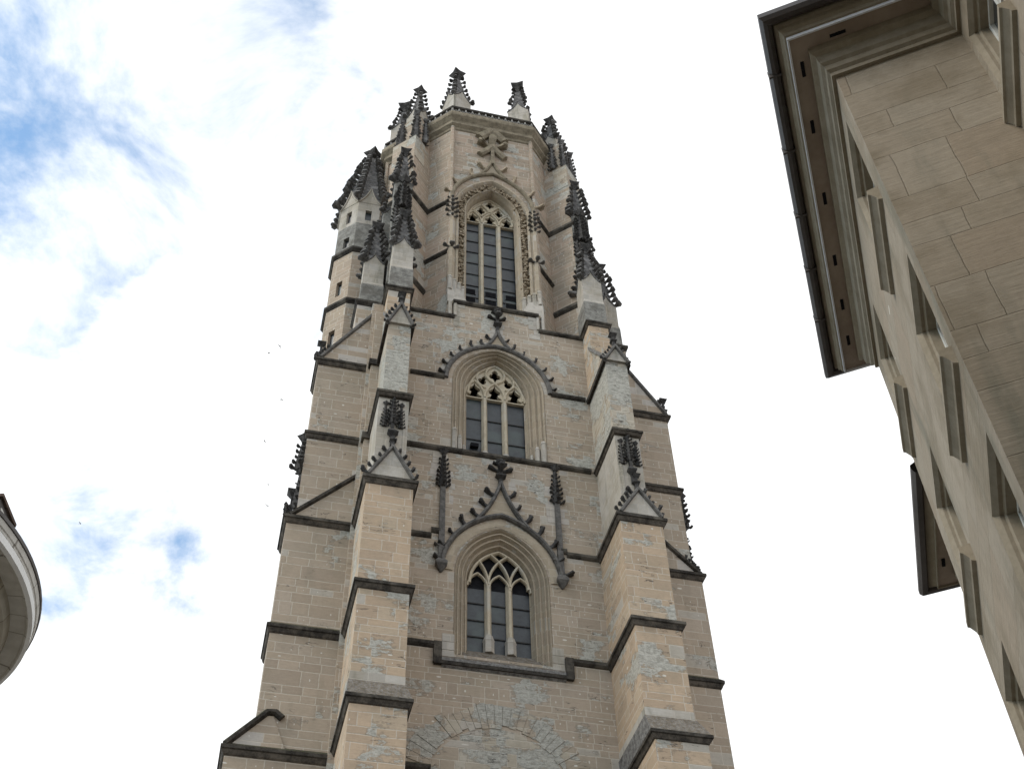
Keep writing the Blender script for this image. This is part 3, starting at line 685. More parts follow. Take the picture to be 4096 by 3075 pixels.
# ------------------------------------------------------------------ octagon
OC = (CX, 42.1); AP = 5.6; OR_ = AP/math.cos(math.pi/8)
def oct_ring(rad, z): return [(OC[0]+rad*math.cos(R(-112.5+45*i)), OC[1]+rad*math.sin(R(-112.5+45*i)), z) for i in range(8)]
yo = OC[1]-AP; hs = AP*math.tan(math.pi/8)
top_open = arch(CX, 2.22, 57.6, 3.3, 48.9)
mb = MB()
mb.plate([(CX-hs, 47.3), (CX+hs, 47.3), (CX+hs, 66.2), (CX-hs, 66.2)], [top_open], yo, yo+.6)
rg = [oct_ring(OR_, 47.3), oct_ring(OR_, 66.2)]; vs = rg[0]+rg[1]
mb.add(vs, [(i, (i+1) % 8, 8+(i+1) % 8, 8+i) for i in range(1, 8)] + [tuple(range(8, 16))])
octo = mb.build('octagon', 'octa', TW); octo['label'] = 'octagonal top stage of the tower'
mb = MB()
for i in range(8):
    p = oct_ring(OR_+.02, 0)[i]; mb.loft([poly_ring((p[0], p[1]), .13, 47.5, 6), poly_ring((p[0], p[1]), .13, 65.9, 6)])
mb.split('corner_shaft', 'octa', octo)
k8 = 1/math.cos(math.pi/8)
mb = MB(); mb.loft([oct_ring(OR_+d*k8, z) for d, z in ((.01, 65.55), (.06, 65.6), (.08, 65.75), (.26, 65.95), (.26, 66.1), (.20, 66.2), (.22, 66.3), (.44, 66.62), (.46, 66.8), (.46, 66.95), (.30, 67.15))])
mb.build('cornice', 'corn', octo)
mb = MB(); mb.loft([oct_ring(OR_+d*k8, z) for d, z in ((.24, 67.1), (.22, 67.62), (.30, 67.66), (.32, 67.8), (.1, 67.95))]); par = mb.build('parapet', 'trim', octo)
mb = MB()
for i in range(8):
    a, b = oct_ring(OR_+.255*k8, 0)[i], oct_ring(OR_+.255*k8, 0)[(i+1) % 8]
    L_ = math.dist(a, b); ang = math.atan2(b[1]-a[1], b[0]-a[0]); mx = Matrix.Translation((a[0], a[1], 0)) @ Matrix.Rotation(ang, 4, 'Z')
    n = 12; s_ = L_/n
    for j in range(n):
        x = (j+.5)*s_; mb.strip([(x-s_*.48, 67.58), (x-s_*.4, 67.35), (x-s_*.2, 67.25), (x, 67.38), (x+s_*.2, 67.25), (x+s_*.4, 67.35), (x+s_*.48, 67.58)], .055, -.05, .04, mx=mx)
mb.build('scalloped_frieze', 'fri', par)
# string courses on the diagonal and side faces
def oct_string(z, idx, t0=0, t1=1):
    a, b = oct_ring(OR_, 0)[idx], oct_ring(OR_, 0)[(idx+1) % 8]; a2 = [a[i]+(b[i]-a[i])*t0 for i in (0, 1)]; b2 = [a[i]+(b[i]-a[i])*t1 for i in (0, 1)]
    ang = math.atan2(b[1]-a[1], b[0]-a[0]); mx = Matrix.Translation((a2[0], a2[1], 0)) @ Matrix.Rotation(ang, 4, 'Z')
    s = MB(); L_ = math.dist(a2, b2); pr = [(.05, z-.28), (-.05, z-.22), (-.14, z-.14), (-.14, z-.02), (.05, z+.2)]
    s.loft([[(0, p, q) for p, q in pr], [(L_, p, q) for p, q in pr]], mx); return s.build('string_course', 'trim', octo)
for idx in (7, 1):
    for z in (58.2, 53.6): oct_string(z, idx)
# -- belfry window
W3 = jamb_mesh(profile(2.22, 3.3, 57.6, 1.92, 3.0, 57.6, [(0, .02), (.2, -.05), (.5, -.05), (.8, .05), (1, .16)], yo), CX, 48.9).build('window', 'jamb', TW)
W3['label'] = 'tall top window of three lights framed by a carved foliage band'
jamb_mesh(profile(1.56, 2.5, 57.6, 1.31, 2.25, 57.7, [(0, .16), (.15, .10), (.3, .10), (.45, .25), (.6, .32), (.75, .40), (.85, .55), (1, .72)], yo), CX, 48.9).build('inner_moulding', 'jamb', W3)
jamb_mesh(profile(1.92, 3.0, 57.6, 1.56, 2.5, 57.6, [(0, .16), (.3, .30), (.7, .30), (1, .16)], yo), CX, 48.9).build('hollow_moulding', 'carve', W3)
mb = MB(); random.seed(11)
for t in (.28, .5, .72):
    a = 1.92+(1.56-1.92)*t; h_ = 3.0-.5*t; pth = arch(CX, a, 57.6, h_, 50.5, 22)
    Ls = [0]
    for i in range(1, len(pth)): Ls.append(Ls[-1]+math.dist(pth[i], pth[i-1]))
    d = .08*(1+t)
    while d < Ls[-1]:
        i = min(max(k for k in range(len(Ls)) if Ls[k] <= d), len(pth)-2); q = (d-Ls[i])/(Ls[i+1]-Ls[i])
        p = Vector(pth[i]).lerp(Vector(pth[i+1]), q); dr = (Vector(pth[i+1])-Vector(pth[i])).normalized(); sg = random.choice((-1, 1))
        o = Vector((random.uniform(-.7, .7)+dr.y*.2, -.8, random.uniform(-.5, .5)))
        crocket(mb, (p.x, yo+.29, p.y), o, random.uniform(.17, .23), (dr.x*sg, 0, dr.y*sg)); d += random.uniform(.15, .26)
mb.build('carved_foliage', 'carve', W3)
yt = 37.24
put(tower_window(49.0, 57.9, 57.7, 1.31, 2.25, yt, '', (8.60, 9.56), 49.2, 'top', tuple(50.1+i*.97 for i in range(8)), 0), W3)
mb = MB()
for i, x in enumerate((8.0, CX, 10.15)):
    for z in (50.6, 51.35): 
        mb.box(x-.3, x+.3, yt+.13, yt+.17, z, z+.38)
mb.split('vent_opening', 'dark', W3)
mb = MB()
for i, x in enumerate((8.0, CX, 10.15)):
    for z in (50.6, 51.35):
        for a in (-.31, .29): mb.box(x+a, x+a+.03, yt+.11, yt+.15, z-.03, z+.4)
mb.split('vent_frame', 'pane', W3)
def tracery_top(cx, a, zs, h, y):
    mb = MB(); x3 = [cx-.96, cx, cx+.96]
    mb.plate(arch(cx, a+.02, zs, h+.02, None, 12)+[(cx+a+.02, zs-.15), (cx-a-.02, zs-.15)],
        [trefoil(x, zs-.1, .66, .8) for x in x3]+[quatre(cx-.5, zs+1.02, .30, .40), quatre(cx+.5, zs+1.02, .30, .40), quatre(cx, zs+1.72, .32, .34)], y, y+.16)
    rb = MB()
    for x in x3:
        for s_ in (-1, 1): rb.strip([(x+s_*.48, zs-.15)]+bez((x+s_*.48, zs), (x+s_*.40, zs+.52), (x, zs+.85), 7), .12, y-.10-.002*s_, y+.05)
    for x in (cx-.5, cx+.5):
        for s_ in (-1, 1): rb.strip(bez((x, zs+.45), (x+s_*.12, zs+.75), (x+s_*.46, zs+.98), 6)+bez((x+s_*.46, zs+.98), (x+s_*.25, zs+1.38), (x, zs+1.58), 6)[1:], .11, y-.10-.002*s_, y+.05)
    rb.strip(arch(cx, a-.05, zs, h-.05, None, 14), .12, y-.08, y+.05)
    return mb, rb
tm, tr = tracery_top(CX, 1.31, 57.7, 2.25, yt)
tm.build('tracery', 'trac', W3); tr.build('tracery_ribs', 'trac', W3)
hood(W3, CX, 2.3, 58.3, 3.15, yo, .24, 63.0, .72, (.14, 61.95), 'corn', .42, (.10, .30, .55, .78), d=.16)
# big cross flower under the cornice
mb = MB()
for s_ in (-1, 1):
    mb.strip([(CX, 64.35), (CX+s_*.36, 63.72), (CX+s_*.74, 63.25)], .40, yo-.26-.01*s_, yo+.02)
    mb.strip([(CX, 66.1), (CX+s_*.34, 65.62), (CX+s_*.74, 65.1)], .60, yo-.28-.01*s_, yo+.02)
    crocket(mb, (CX+s_*.10, yo-.12, 64.35), (s_, 0, .03), .66, (0, -.3, 1)); crocket(mb, (CX+s_*.30, yo-.16, 64.4), (s_, -.3, .05), .44, (0, -.3, 1))
mb.loft([poly_ring((CX, yo-.1), .13, 62.4), poly_ring((CX, yo-.1), .16, 64.3), poly_ring((CX, yo-.16), .30, 64.8), poly_ring((CX, yo-.16), .30, 65.1), poly_ring((CX, yo-.12), .12, 65.6)])
mb.build('cross_flower', 'corn', W3)
# shafts, bases and small finials at both sides
mb = MB()
for x in (6.82, mir(6.82)): 
    mb.loft([poly_ring((x, yo-.02), .17, 50.9, 6), poly_ring((x, yo-.02), .14, 58.3, 6)])
    mb.loft([poly_ring((x+(.3 if x < CX else -.3), yo-.0), .09, 50.9, 6), poly_ring((x+(.3 if x < CX else -.3), yo), .08, 57.5, 6)])
mb.split('shaft', 'jamb', W3)
mb = MB()
for x in (6.82, mir(6.82)):
    for k, (z, s_) in enumerate(((53.7, .30), (56.5, .2), (56.95, .24), (57.4, .24), (57.8, .2), (58.2, .16))):
        for d in ((-1, -.2, 0), (1, -.2, 0), (0, -1, 0)): crocket(mb, (x+d[0]*.1, yo-.1, z), d, s_)
mb.split('carved_finial', 'rib', W3)
mb = MB()
for s_ in (-1, 1):
    xa = CX+s_*2.42; xb = CX+s_*1.36
    P0 = [(xa, yo-.30, 48.9), (CX+s_*1.3, yo-.18, 48.9), (CX+s_*1.34, yo+.75, 48.9), (xa, yo+.3, 48.9)]
    P1 = [(xa, yo-.16, 50.5), (CX+s_*1.72, yo-.05, 50.2), (CX+s_*1.36, yo+.75, 49.9), (xa, yo+.3, 50.5)]
    mb.loft([P0, P1])
    for k in range(4):
        x = CX+s_*(2.3-.24*k); yy = yo-.12+.10*k; z = 50.45-.12*k
        mb.loft([poly_ring((x, yy), .13, z-.4, 6), poly_ring((x, yy), .13, z+.5, 6), poly_ring((x, yy), .16, z+.55, 6), poly_ring((x, yy), .1, z+.72, 6)])
    mb.box(min(xa, xa-s_*.25), max(xa, xa-s_*.25), yo-.16, yo+.2, 50.4, 51.2)
mb.split('window_base', 'pale', W3)
mb = MB(); mb.box(CX-2.2, CX+2.2, Y, 37.6, 48.7, 48.9); mb.build('sill', 'corn', W3)

# ------------------------------------------------------------------ diagonal piers and pinnacles
def diag_pier(side):
    ang = R(-135) if side < 0 else R(-45)
    mx = Matrix.Translation((OC[0], OC[1], 0)) @ Matrix.Rotation(ang, 4, 'Z')
    m = MB()
    bx = lambda a, b, c, d, z0, z1: m.box(a, b, c, d, z0, z1, mx)
    bx(4.9, 7.12, -.78, .78, 46.5, 63.4)
    m.loft([[(4.9, -.78, 63.4), (7.12, -.78, 63.4), (7.12, .78, 63.4), (4.9, .78, 63.4)], [(4.9, -.7, 64.3), (6.75, -.7, 64.3), (6.75, .7, 64.3), (4.9, .7, 64.3)], [(4.9, -.7, 67.1), (6.7, -.7, 67.1), (6.7, .7, 67.1), (4.9, .7, 67.1)]], mx)
    p = m.build('diagonal_pier', 'octa', TW); p['label'] = ('left' if side < 0 else 'right')+' diagonal pier of the octagon'
    for z in (58.2, 51.1):
        c = MB(); q = lambda d, zz: [(4.9, -.78-d, zz), (7.12+d, -.78-d, zz), (7.12+d, .78+d, zz), (4.9, .78+d, zz)]
        c.loft([q(.01, z-.3), q(.14, z-.16), q(.14, z), q(.01, z+.2)], mx); c.build('string_course', 'trim', p)
    c = MB(); c.box(6.2, 7.1, -.80, .80, 62.0, 64.2, mx); c.build('weathered_cap', 'ero', p)
    k = MB(); loc = lambda a, b: (mx @ Vector((a, b, 0)))
    for b_ in (-.52, .52):
        q = loc(6.72, b_); rz = Matrix.Translation((q.x, q.y, 0)) @ Matrix.Rotation(ang+math.pi/2, 4, 'Z'); relief(k, 0, 0, 64.3, 67.3, .72, 7, mx=rz)
    for sg in (-1, 1):
        q = loc(6.2, sg*.72); rz = Matrix.Translation((q.x, q.y, 0)) @ Matrix.Rotation(ang+math.pi/2+sg*math.pi/2, 4, 'Z'); relief(k, 0, 0, 64.5, 67.0, .6, 6, mx=rz)
    k.split('carved_pinnacle', 'soot', p)
    q = loc(5.95, 0)
    pinnacle(p and TW, (q.x, q.y), 1.0, 66.8, 69.1, 72.0 if side < 0 else 71.6, ang+math.pi/4, label='pinnacle on the '+('left' if side < 0 else 'right')+' diagonal pier', crock=.36, nrow=6)
    return p
PL = diag_pier(-1); PR = diag_pier(1)
for ang, nm in ((-112.5, 'front left'), (-67.5, 'front right'), (-157.5, 'far left'), (-22.5, 'far right')):
    c = (OC[0]+5.2*math.cos(R(ang)), OC[1]+5.2*math.sin(R(ang)))
    pinnacle(TW, c, 1.25, 67.3, 70.9, 74.0 if ang > -150 else 73.6, R(ang), label=nm+' pinnacle on the parapet corner', crock=.27, nrow=6)
for s_, g in ((-1, lambda x: x), (1, mir)):
    nm = 'left' if s_ < 0 else 'right'
    a = pinnacle(TW, (g(4.27), 36.0), 1.0, 47.8, 52.55, 55.3, math.pi/4, slab=49.95, label='big crocketed pinnacle standing on the '+nm+' front buttress', crock=.42, nrow=7)
    b = pinnacle(TW, (g(3.05), 37.35), 1.0, 47.2, 52.6, 55.7, math.pi/4, slab=50.0, label='big crocketed pinnacle standing on the '+nm+' side buttress', crock=.42, nrow=7)
    c = pinnacle(TW, (g(4.16), 36.95), .95, 50.0, 59.6, 62.9, math.pi/4, body='plin', label='upper crocketed pinnacle before the '+nm+' diagonal pier', crock=.42, nrow=7)
    d = pinnacle(TW, (g(3.6), 37.7), .62, 50.0, 57.6, 59.3, math.pi/4, body='plin', label='slender pinnacle behind the '+nm+' buttress pinnacles', crock=.44, nrow=5)
    k = MB()
    relief(k, g(4.16), 36.95-.49, 56.5, 59.0, .9, 7)
    for zz, sg in ((52.6, -1), (52.6, 1)): relief(k, g(4.16)+sg*.3, 36.48, 55.0, 57.0, .5, 5)
    k.split('carved_pinnacle', 'soot2', c)
# low wall and flying masonry tying the pinnacles to the pier
for s_, g in ((-1, lambda x: x), (1, mir)):
    m = MB(); xa, xb = sorted((g(2.42), g(4.7))); m.box(xa, xb, 36.72, 38.3, 44.6, 48.35); pb = m.build('pinnacle_base', 'mixed', TW)
    q = lambda d, zz: rect(xa-d, xb+d, 36.72-d, 38.3, zz)
    m = MB(); m.loft([q(.01, 48.05), q(.12, 48.25), q(.12, 48.4), q(-.05, 48.6)]); m.build('string_course', 'trim', pb)

# ------------------------------------------------------------------ stair turret
TC = (2.62, 40.55)
def t_ring(ap, z): return [(TC[0]+ap*k8*math.cos(R(-112.5+45*i)), TC[1]+ap*k8*math.sin(R(-112.5+45*i)), z) for i in range(8)]
def t_wall(mb, ap, z0, z1, holes):
    """eight faces; holes = {face index: (u centre, z0, z1, width)}"""
    a = t_ring(ap, 0)
    for i in range(8):
        p, q = a[i-1], a[i]                       # i=0 -> face looking at -x-y ; i=1 -> -y
        L_ = math.dist(p[:2], q[:2]); ang = math.atan2(q[1]-p[1], q[0]-p[0]); mx = Matrix.Translation((p[0], p[1], 0)) @ Matrix.Rotation(ang, 4, 'Z')
        hl = [[(c-w_/2, h0), (c+w_/2, h0), (c+w_/2, h1), (c-w_/2, h1)] for c, h0, h1, w_ in holes.get(i, [])]
        mb.plate([(0, z0), (L_, z0), (L_, z1), (0, z1)], hl, 0, .28, mx)
        for h_ in hl: DK.plate(h_, [], .18, .2, mx)
DK = MB()
mb = MB(); t_wall(mb, 1.5, 0, 51.2, {0: [(.55, 47.9, 49.2, .38)]}); t_wall(mb, 1.48, 51.2, 55.6, {0: [(.6, 52.0, 53.2, .36)]})
tur = mb.build('stair_turret', 'tur', TW); tur['label'] = 'octagonal stair turret with slit windows and crocketed spire'
mb = MB(); t_wall(mb, 1.46, 55.6, 58.2, {0: [(.65, 56.2, 57.1, .38)]}); mb.build('weathered_course', 'plin', tur)
mb = MB(); t_wall(mb, 1.46, 58.2, 60.5, {0: [(.62, 58.5, 59.6, .34)], 1: [(.6, 58.55, 59.5, .34)]}); mb.build('pale_course', 'pale', tur)
DK.split('slit_window', 'pane', tur)
for z in (51.3, 55.75):
    mb = MB(); mb.loft([t_ring(a, zz) for a, zz in ((1.52, z-.32), (1.64, z-.16), (1.64, z), (1.49, z+.2))]); mb.build('string_course', 'trim', tur)
mb = MB(); mb.loft([t_ring(a, zz) for a, zz in ((1.46, 60.45), (1.34, 61.0), (.25, 67.0))])
for i in range(8):
    for k in range(13):
        q = k/13; ap = (1.46+(1.34-1.46)*q*2 if q < .05 else 1.42-(1.42-.28)*q)*k8; z = 60.5+6.4*q; a = R(-112.5+45*i)
        crocket(mb, (TC[0]+ap*.95*math.cos(a), TC[1]+ap*.95*math.sin(a), z), (math.cos(a), math.sin(a), 0), .46*(1.1-.35*q)*random.uniform(.85, 1.1))
mb.build('spire', 'soot', tur)
mb = MB()
for i in range(8): gablet(mb, TC, 1.46*.6, 60.1, 61.9, R(-135+45*i))
gm = MB()
for i in range(8):
    ang = R(-135+45*i); mx = Matrix.Translation((TC[0], TC[1], 0)) @ Matrix.Rotation(ang+math.pi/2, 4, 'Z')
    gm.strip([(-.6, 60.2)]+bez((-.6, 60.2), (-.2, 60.7), (0, 61.7), 6)+bez((0, 61.7), (.2, 60.7), (.6, 60.2), 6)[1:], .12, -1.54, -1.3, mx=mx)
    gm.plate([(-.55, 60.2), (.55, 60.2), (.12, 60.95), (0, 61.5), (-.12, 60.95)], [], -1.48, -1.28, mx)
gm.build('gablet_moulding', 'pale', tur)
finial_mesh(TC, 66.9, 1.0, 0).build('finial', 'soot2', tur)

# ------------------------------------------------------------------ stone building on the right
BM = {}
BM['wall'] = ashlar('beige_block_stone', [(.325, .28, .22), (.312, .266, .206), (.336, .291, .23), (.32, .277, .218), (.316, .262, .20)], h=.585, w=1.05, pale_f=0, dots=.06, joint=.006, mort_f=.5, mortar=(.19, .16, .12), bump=.7, grime=.8, blot=.62)
BM['mould'] = mottled('moulded_stone', (.24, .205, .15), (.32, .275, .21), 2.5, bump=.006)
BM['soffit'] = mottled('soffit_board', (.29, .23, .185), (.36, .295, .24), 1.6, bump=.004)
BM['white'] = mottled('pale_bead', (.62, .63, .66), (.74, .75, .78), 3, bump=.002)
BM['gut'] = mottled('dark_zinc', (.045, .037, .033), (.075, .065, .06), 1.5, rough=.45, bump=.002, spec=.4)
BM['roof'] = mottled('dark_roof', (.07, .05, .04), (.14, .10, .08), 6, bump=.02)
BM['frame'] = mottled('painted_frame', (.60, .60, .56), (.68, .67, .63), 4, bump=.002)
BM['glass'] = mottled('window_glass', (.02, .024, .028), (.035, .04, .045), 1, rough=.08, bump=0, spec=.6)
BM['slot'] = MT['dark']
c0 = Vector((6.25, 6.47, 0)); T_ = Vector((math.sin(R(30.9)), math.cos(R(30.9)), 0)); B_ = Vector((math.sin(R(125.5)), math.cos(R(125.5)), 0))
def W_(t, b, z): q = c0+T_*t+B_*b; return (q.x, q.y, z)
MXB = Matrix(((T_.x, B_.x, 0, c0.x), (T_.y, B_.y, 0, c0.y), (0, 0, 1, 0), (0, 0, 0, 1)))   # local (t,b,z)
RB = thing('stone_building', 'beige stone block building at the right edge with wide eaves and a dark gutter', 'building', W_(2.5, 1.5, 0))
TE = 5.2; ZT = 16.25
def hole(t0, t1, z0, z1): return [(t0, z0), (t1, z0), (t1, z1), (t0, z1)]
wins = []
for (zt, cols) in ((15.86, ((.46, 1.72), (3.62, 4.78))), (12.76, ((.34, 1.58), (3.5, 4.75))), (9.9, ((.34, 1.6), (3.75, 5.0))), (6.9, ((.34, 1.6), (3.7, 4.95))), (3.9, ((.34, 1.6), (3.7, 4.95)))):
    for a, b in cols: wins.append((a, b, zt-1.68, zt))
mb = MB(); mb.plate([(0, 0), (TE, 0), (TE, ZT), (0, ZT)], [hole(*w_) for w_ in wins], 0, .35, MXB)
mb.box(0, .35, .35, 2.0, 0, ZT, MXB)
# wall toward the viewer, in the re-entrant angle
w3 = [(-.95+.15, -.12+.0, 14.6, 15.95)]
w3 = [(-1.35, -.13, 14.2, 15.86)]
mb.plate([(-7, 0), (0, 0), (0, ZT), (-7, ZT)], [hole(*q) for q in w3]+[hole(-1.35, -.13, 11.1, 12.76), hole(-4.75, -3.53, 14.2, 15.86), hole(-4.75, -3.53, 11.1, 12.76)], 1.62, 1.97, MXB)
mb.box(TE-.35, TE, .352, 6, 0, ZT, MXB); mb.box(.35, TE-.35, 5.6, 6, 0, ZT, MXB); mb.box(-7, .0, 5.6, 6, 0, ZT, MXB); mb.box(-7.3, -7.001, 1.62, 6, 0, ZT, MXB)
wl = mb.build('wall', BM['wall'], RB)
mb = MB(); mb.box(-10.6, -7.301, 1.62, 6, 0, 17.0, MXB); mb.box(-16, -10.601, -13, 6, 0, 21.5, MXB); mb.build('unseen_shade_wing', BM['wall'], RB)  # unseen masonry added behind the camera to shade the near face
def bwin(t0, t1, z0, z1, b0, sill=True):
    """window in a wall whose face is the plane b=b0"""
    e = .0
    m = MB(); rings = []
    for d, y in ((.0, .0), (.05, .06), (.05, .10), (.09, .12), (.09, .30)):
        rings.append([(t0+d, b0+y, z0), (t0+d, b0+y, z1-d), (t1-d, b0+y, z1-d), (t1-d, b0+y, z0)])
    m.loft(rings, MXB, cap=False, closed=False); w_ = m.build('window', BM['mould'], RB)
    m = MB(); m.box(t0+.09, t1-.09, b0+.27, b0+.28, z0, z1-.09, MXB); m.build('pane', BM['glass'], w_)
    m = MB(); y0, y1 = b0+.22, b0+.27
    m.box(t0+.09, t0+.15, y0, y1, z0, z1-.09, MXB); m.box(t1-.15, t1-.09, y0, y1, z0, z1-.09, MXB); m.box((t0+t1)/2-.03, (t0+t1)/2+.03, y0, y1, z0, z1-.152, MXB); m.box(t0+.152, t1-.152, y0-.002, y1, z1-.15, z1-.09, MXB); m.box(t0+.152, t1-.152, y0-.004, y1, z0+1.0, z0+1.05, MXB)
    m.build('frame', BM['frame'], w_)
    m = MB(); pr = [(.28, z0+.02), (-.02, z0-.06), (-.135, z0-.08), (-.14, z0-.16), (-.11, z0-.18), (-.06, z0-.26), (-.05, z0-.3), (.0, z0-.32), (.28, z0-.32)]
    m.loft([[(a, b0+y, z) for y, z in pr] for a in (t0-.12, t1+.12)], MXB); m.build('sill', BM['mould'], w_)
    return w_
for a in wins: bwin(*a, 0)
for a in (-1.35, -4.75):
    for z in (14.2, 11.1): bwin(a, a+1.22, z, z+1.66, 1.62)
# eaves swept round the re-entrant plan
def eave(parent, path_fn, prof, m, name, close=False):
    mb = MB(); rings = [[(p[0], p[1], z) for p in path_fn(o)] for o, z in prof]
    mb.loft(rings, MXB, cap=False, closed=False); return mb.build(name, m, parent)
pth = lambda o: [(TE+o, 6), (TE+o, -o), (-o, -o), (-o, 1.62-o), (-7.3, 1.62-o)]
ev = eave(RB, pth, [(.0, 16.2), (.05, 16.2), (.05, 16.27), (.09, 16.31), (.10, 16.40), (.14, 16.44), (.155, 16.53), (.16, 16.6), (.22, 16.64), (.225, 16.76)], BM['mould'], 'eave')
eave(ev, pth, [(.222, 16.76), (.45, 16.77)], BM['soffit'], 'soffit')
eave(ev, pth, [(.45, 16.77), (.45, 16.73), (.475, 16.73), (.475, 16.79)], BM['white'], 'bead')
eave(ev, pth, [(.475, 16.79), (.5, 16.80), (.51, 16.86), (.54, 16.90), (.55, 16.96), (.585, 17.0), (.60, 17.06)], BM['mould'], 'fascia')
gu = eave(ev, pth, [(.60, 17.04), (.62, 16.98), (.67, 16.95), (.72, 16.97), (.76, 17.03), (.765, 17.12), (.75, 17.13)], BM['gut'], 'gutter')
eave(ev, pth, [(.75, 17.13), (.3, 17.35), (-1.2, 18.6)], BM['roof'], 'roof')
mb = MB()
for t in (-6.5, -4.6, -2.6): mb.box(t, t+.03, 1.62-.77, 1.62-.6, 16.94, 17.05, MXB)
for t in (.1, 1.35, 2.5, 3.55, 4.6): mb.box(t, t+.03, -.775, -.6, 16.945, 17.1, MXB)
mb.split('gutter_joint', BM['gut'], gu)
for a, b in ((-.07, .16), (.86, 1.07), (2.1, 2.31), (3.27, 3.47), (4.16, 4.37), (4.93, 5.13)):
    m = MB(); m.box(a, b, -.352, -.305, 16.755, 16.8, MXB); m.build('soffit_vent', BM['slot'], ev)
m = MB(); m.box(-.315, -.27, .08, .29, 16.755, 16.8, MXB); m.build('soffit_vent', BM['slot'], ev)
# iron ring fixed on the front edge of the block
m = MB(); ringv = []
for i in range(18):
    a = 2*math.pi*i/18; ringv.append([(-.07+.014*math.sin(q), .62+(.07+.014*math.cos(q))*math.cos(a), 8.27+(.07+.014*math.cos(q))*math.sin(a)) for q in (0, math.pi/2, math.pi, 3*math.pi/2)])
ringv.append(ringv[0]); m.loft(ringv, MXB, cap=False); m.box(-.08, .0, .60, .64, 8.33, 8.36, MXB); m.build('iron_ring', 'bar', RB)

# neighbouring building beyond
NB = thing('neighbouring_house', 'farther stone house behind the block building, only its eave corner showing', 'house', W_(7, 2.5, 0))
mb = MB(); mb.box(5.35, 7.5, .5, 5, 0, 13.6, MXB); mb.build('wall', BM['wall'], NB)
pn = lambda o: [(7.5+o, 5), (7.5+o, .5-o), (5.25, .63-o)]
e2 = eave(NB, pn, [(0, 13.45), (.06, 13.5), (.1, 13.62), (.16, 13.7), (.17, 13.82)], BM['mould'], 'eave')
eave(e2, pn, [(.17, 13.82), (.42, 13.83)], BM['soffit'], 'soffit'); eave(e2, pn, [(.42, 13.83), (.42, 13.8), (.44, 13.8), (.44, 13.86), (.55, 13.95)], BM['mould'], 'fascia')
eave(e2, pn, [(.55, 13.95), (.58, 13.9), (.66, 13.9), (.70, 13.98), (.70, 14.06), (-1, 15)], BM['gut'], 'gutter')
m = MB(); m.box(7.25, 7.42, .5-.33, .5-.28, 13.8, 13.84, MXB); m.build('soffit_vent', BM['slot'], e2)

# ------------------------------------------------------------------ round-cornered building on the left
LC = (-7.99, 18.85)
def ring(rad, z, n=96): return [(LC[0]+rad*math.cos(2*math.pi*i/n), LC[1]+rad*math.sin(2*math.pi*i/n), z) for i in range(n)]
LB = thing('round_house', 'round cornered building at the left edge with a broad pale moulded cornice', 'building', (LC[0], LC[1], 0))
def joints(name, c1, c2, nj):
    m, t, b = mat(name)
    g = t.new('ShaderNodeNewGeometry'); P = g.outputs['Position']; x, y, z = t.sep(P)
    a = t.m('ARCTAN2', t.m('SUBTRACT', y, LC[1]), t.m('SUBTRACT', x, LC[0])); k = t.m('MULTIPLY', a, nj/(2*math.pi))
    k = t.m('ADD', k, t.m('MULTIPLY', t.m('SINE', t.m('MULTIPLY', k, 1.7)), .3))
    fr = t.m('FRACT', k); d = t.m('MINIMUM', fr, t.m('SUBTRACT', 1.0, fr)); jn = t.m('SUBTRACT', 1.0, t.step(d, .008, .022))
    n = t.noise(P, 4, 5); cc = t.mix(t.step(n, .3, .7), c1, c2); cc = t.mix(t.m('MULTIPLY', t.white(t.m('FLOOR', k), 2.0), .25), cc, (.5, .49, .46)); cc = t.mix(t.m('MULTIPLY', jn, .7), cc, (.12, .10, .08))
    t.l.new(cc, b.inputs['Base Color']); b.inputs['Roughness'].default_value = .85
    return m
lm = joints('round_cornice_stone', (.50, .48, .44), (.62, .60, .56), 34); lw = joints('round_wall_stone', (.30, .265, .20), (.38, .34, .27), 22); lwh = mottled('white_moulding', (.76, .76, .75), (.84, .84, .83), 2, bump=.002)
mb = MB(); mb.loft([ring(a, z) for a, z in ((3.5, 0), (3.5, 14.55), (3.58, 14.6), (3.6, 14.75), (3.7, 14.85), (3.72, 15.0), (3.8, 15.05), (3.87, 15.22))], cap=False); mb.build('wall', lw, LB)
mb = MB(); mb.loft([ring(a, z) for a, z in ((3.85, 15.22), (4.13, 15.21), (4.15, 15.18), (4.18, 15.17))], cap=False); co = mb.build('cornice', lm, LB)
mb = MB(); mb.loft([ring(a, z) for a, z in ((4.18, 15.17), (4.25, 15.2), (4.255, 15.34), (4.22, 15.36))], cap=False); mb.build('moulding', lwh, co)
mb = MB(); mb.loft([ring(a, z) for a, z in ((4.22, 15.36), (4.245, 15.37), (4.25, 15.41), (4.27, 15.42), (4.29, 15.52))], cap=False); mb.build('moulding', lm, co)
mb = MB(); mb.loft([ring(a, z) for a, z in ((4.27, 15.52), (4.31, 15.53), (4.315, 15.6), (4.2, 15.66), (3.2, 16.6), (1.0, 18.0))]); mb.build('roof', BM['gut'], LB)
mb = MB(); mx = Matrix.Translation((-4.95, 18.45, 0)) @ Matrix.Rotation(R(-14), 4, 'Z')
mb.box(-.9, .22, -.25, .5, 15.6, 17.2, mx); dm = mb.build('dormer', BM['gut'], LB)
mb = MB(); mb.box(-1.0, .27, -.3, .55, 17.2, 17.27, mx); mb.build('dormer_roof', BM['roof'], dm)
mb = MB(); mb.box(.222, .25, -.15, .4, 16.2, 17.05, mx); mb.build('dormer_cheek', BM['frame'], dm)

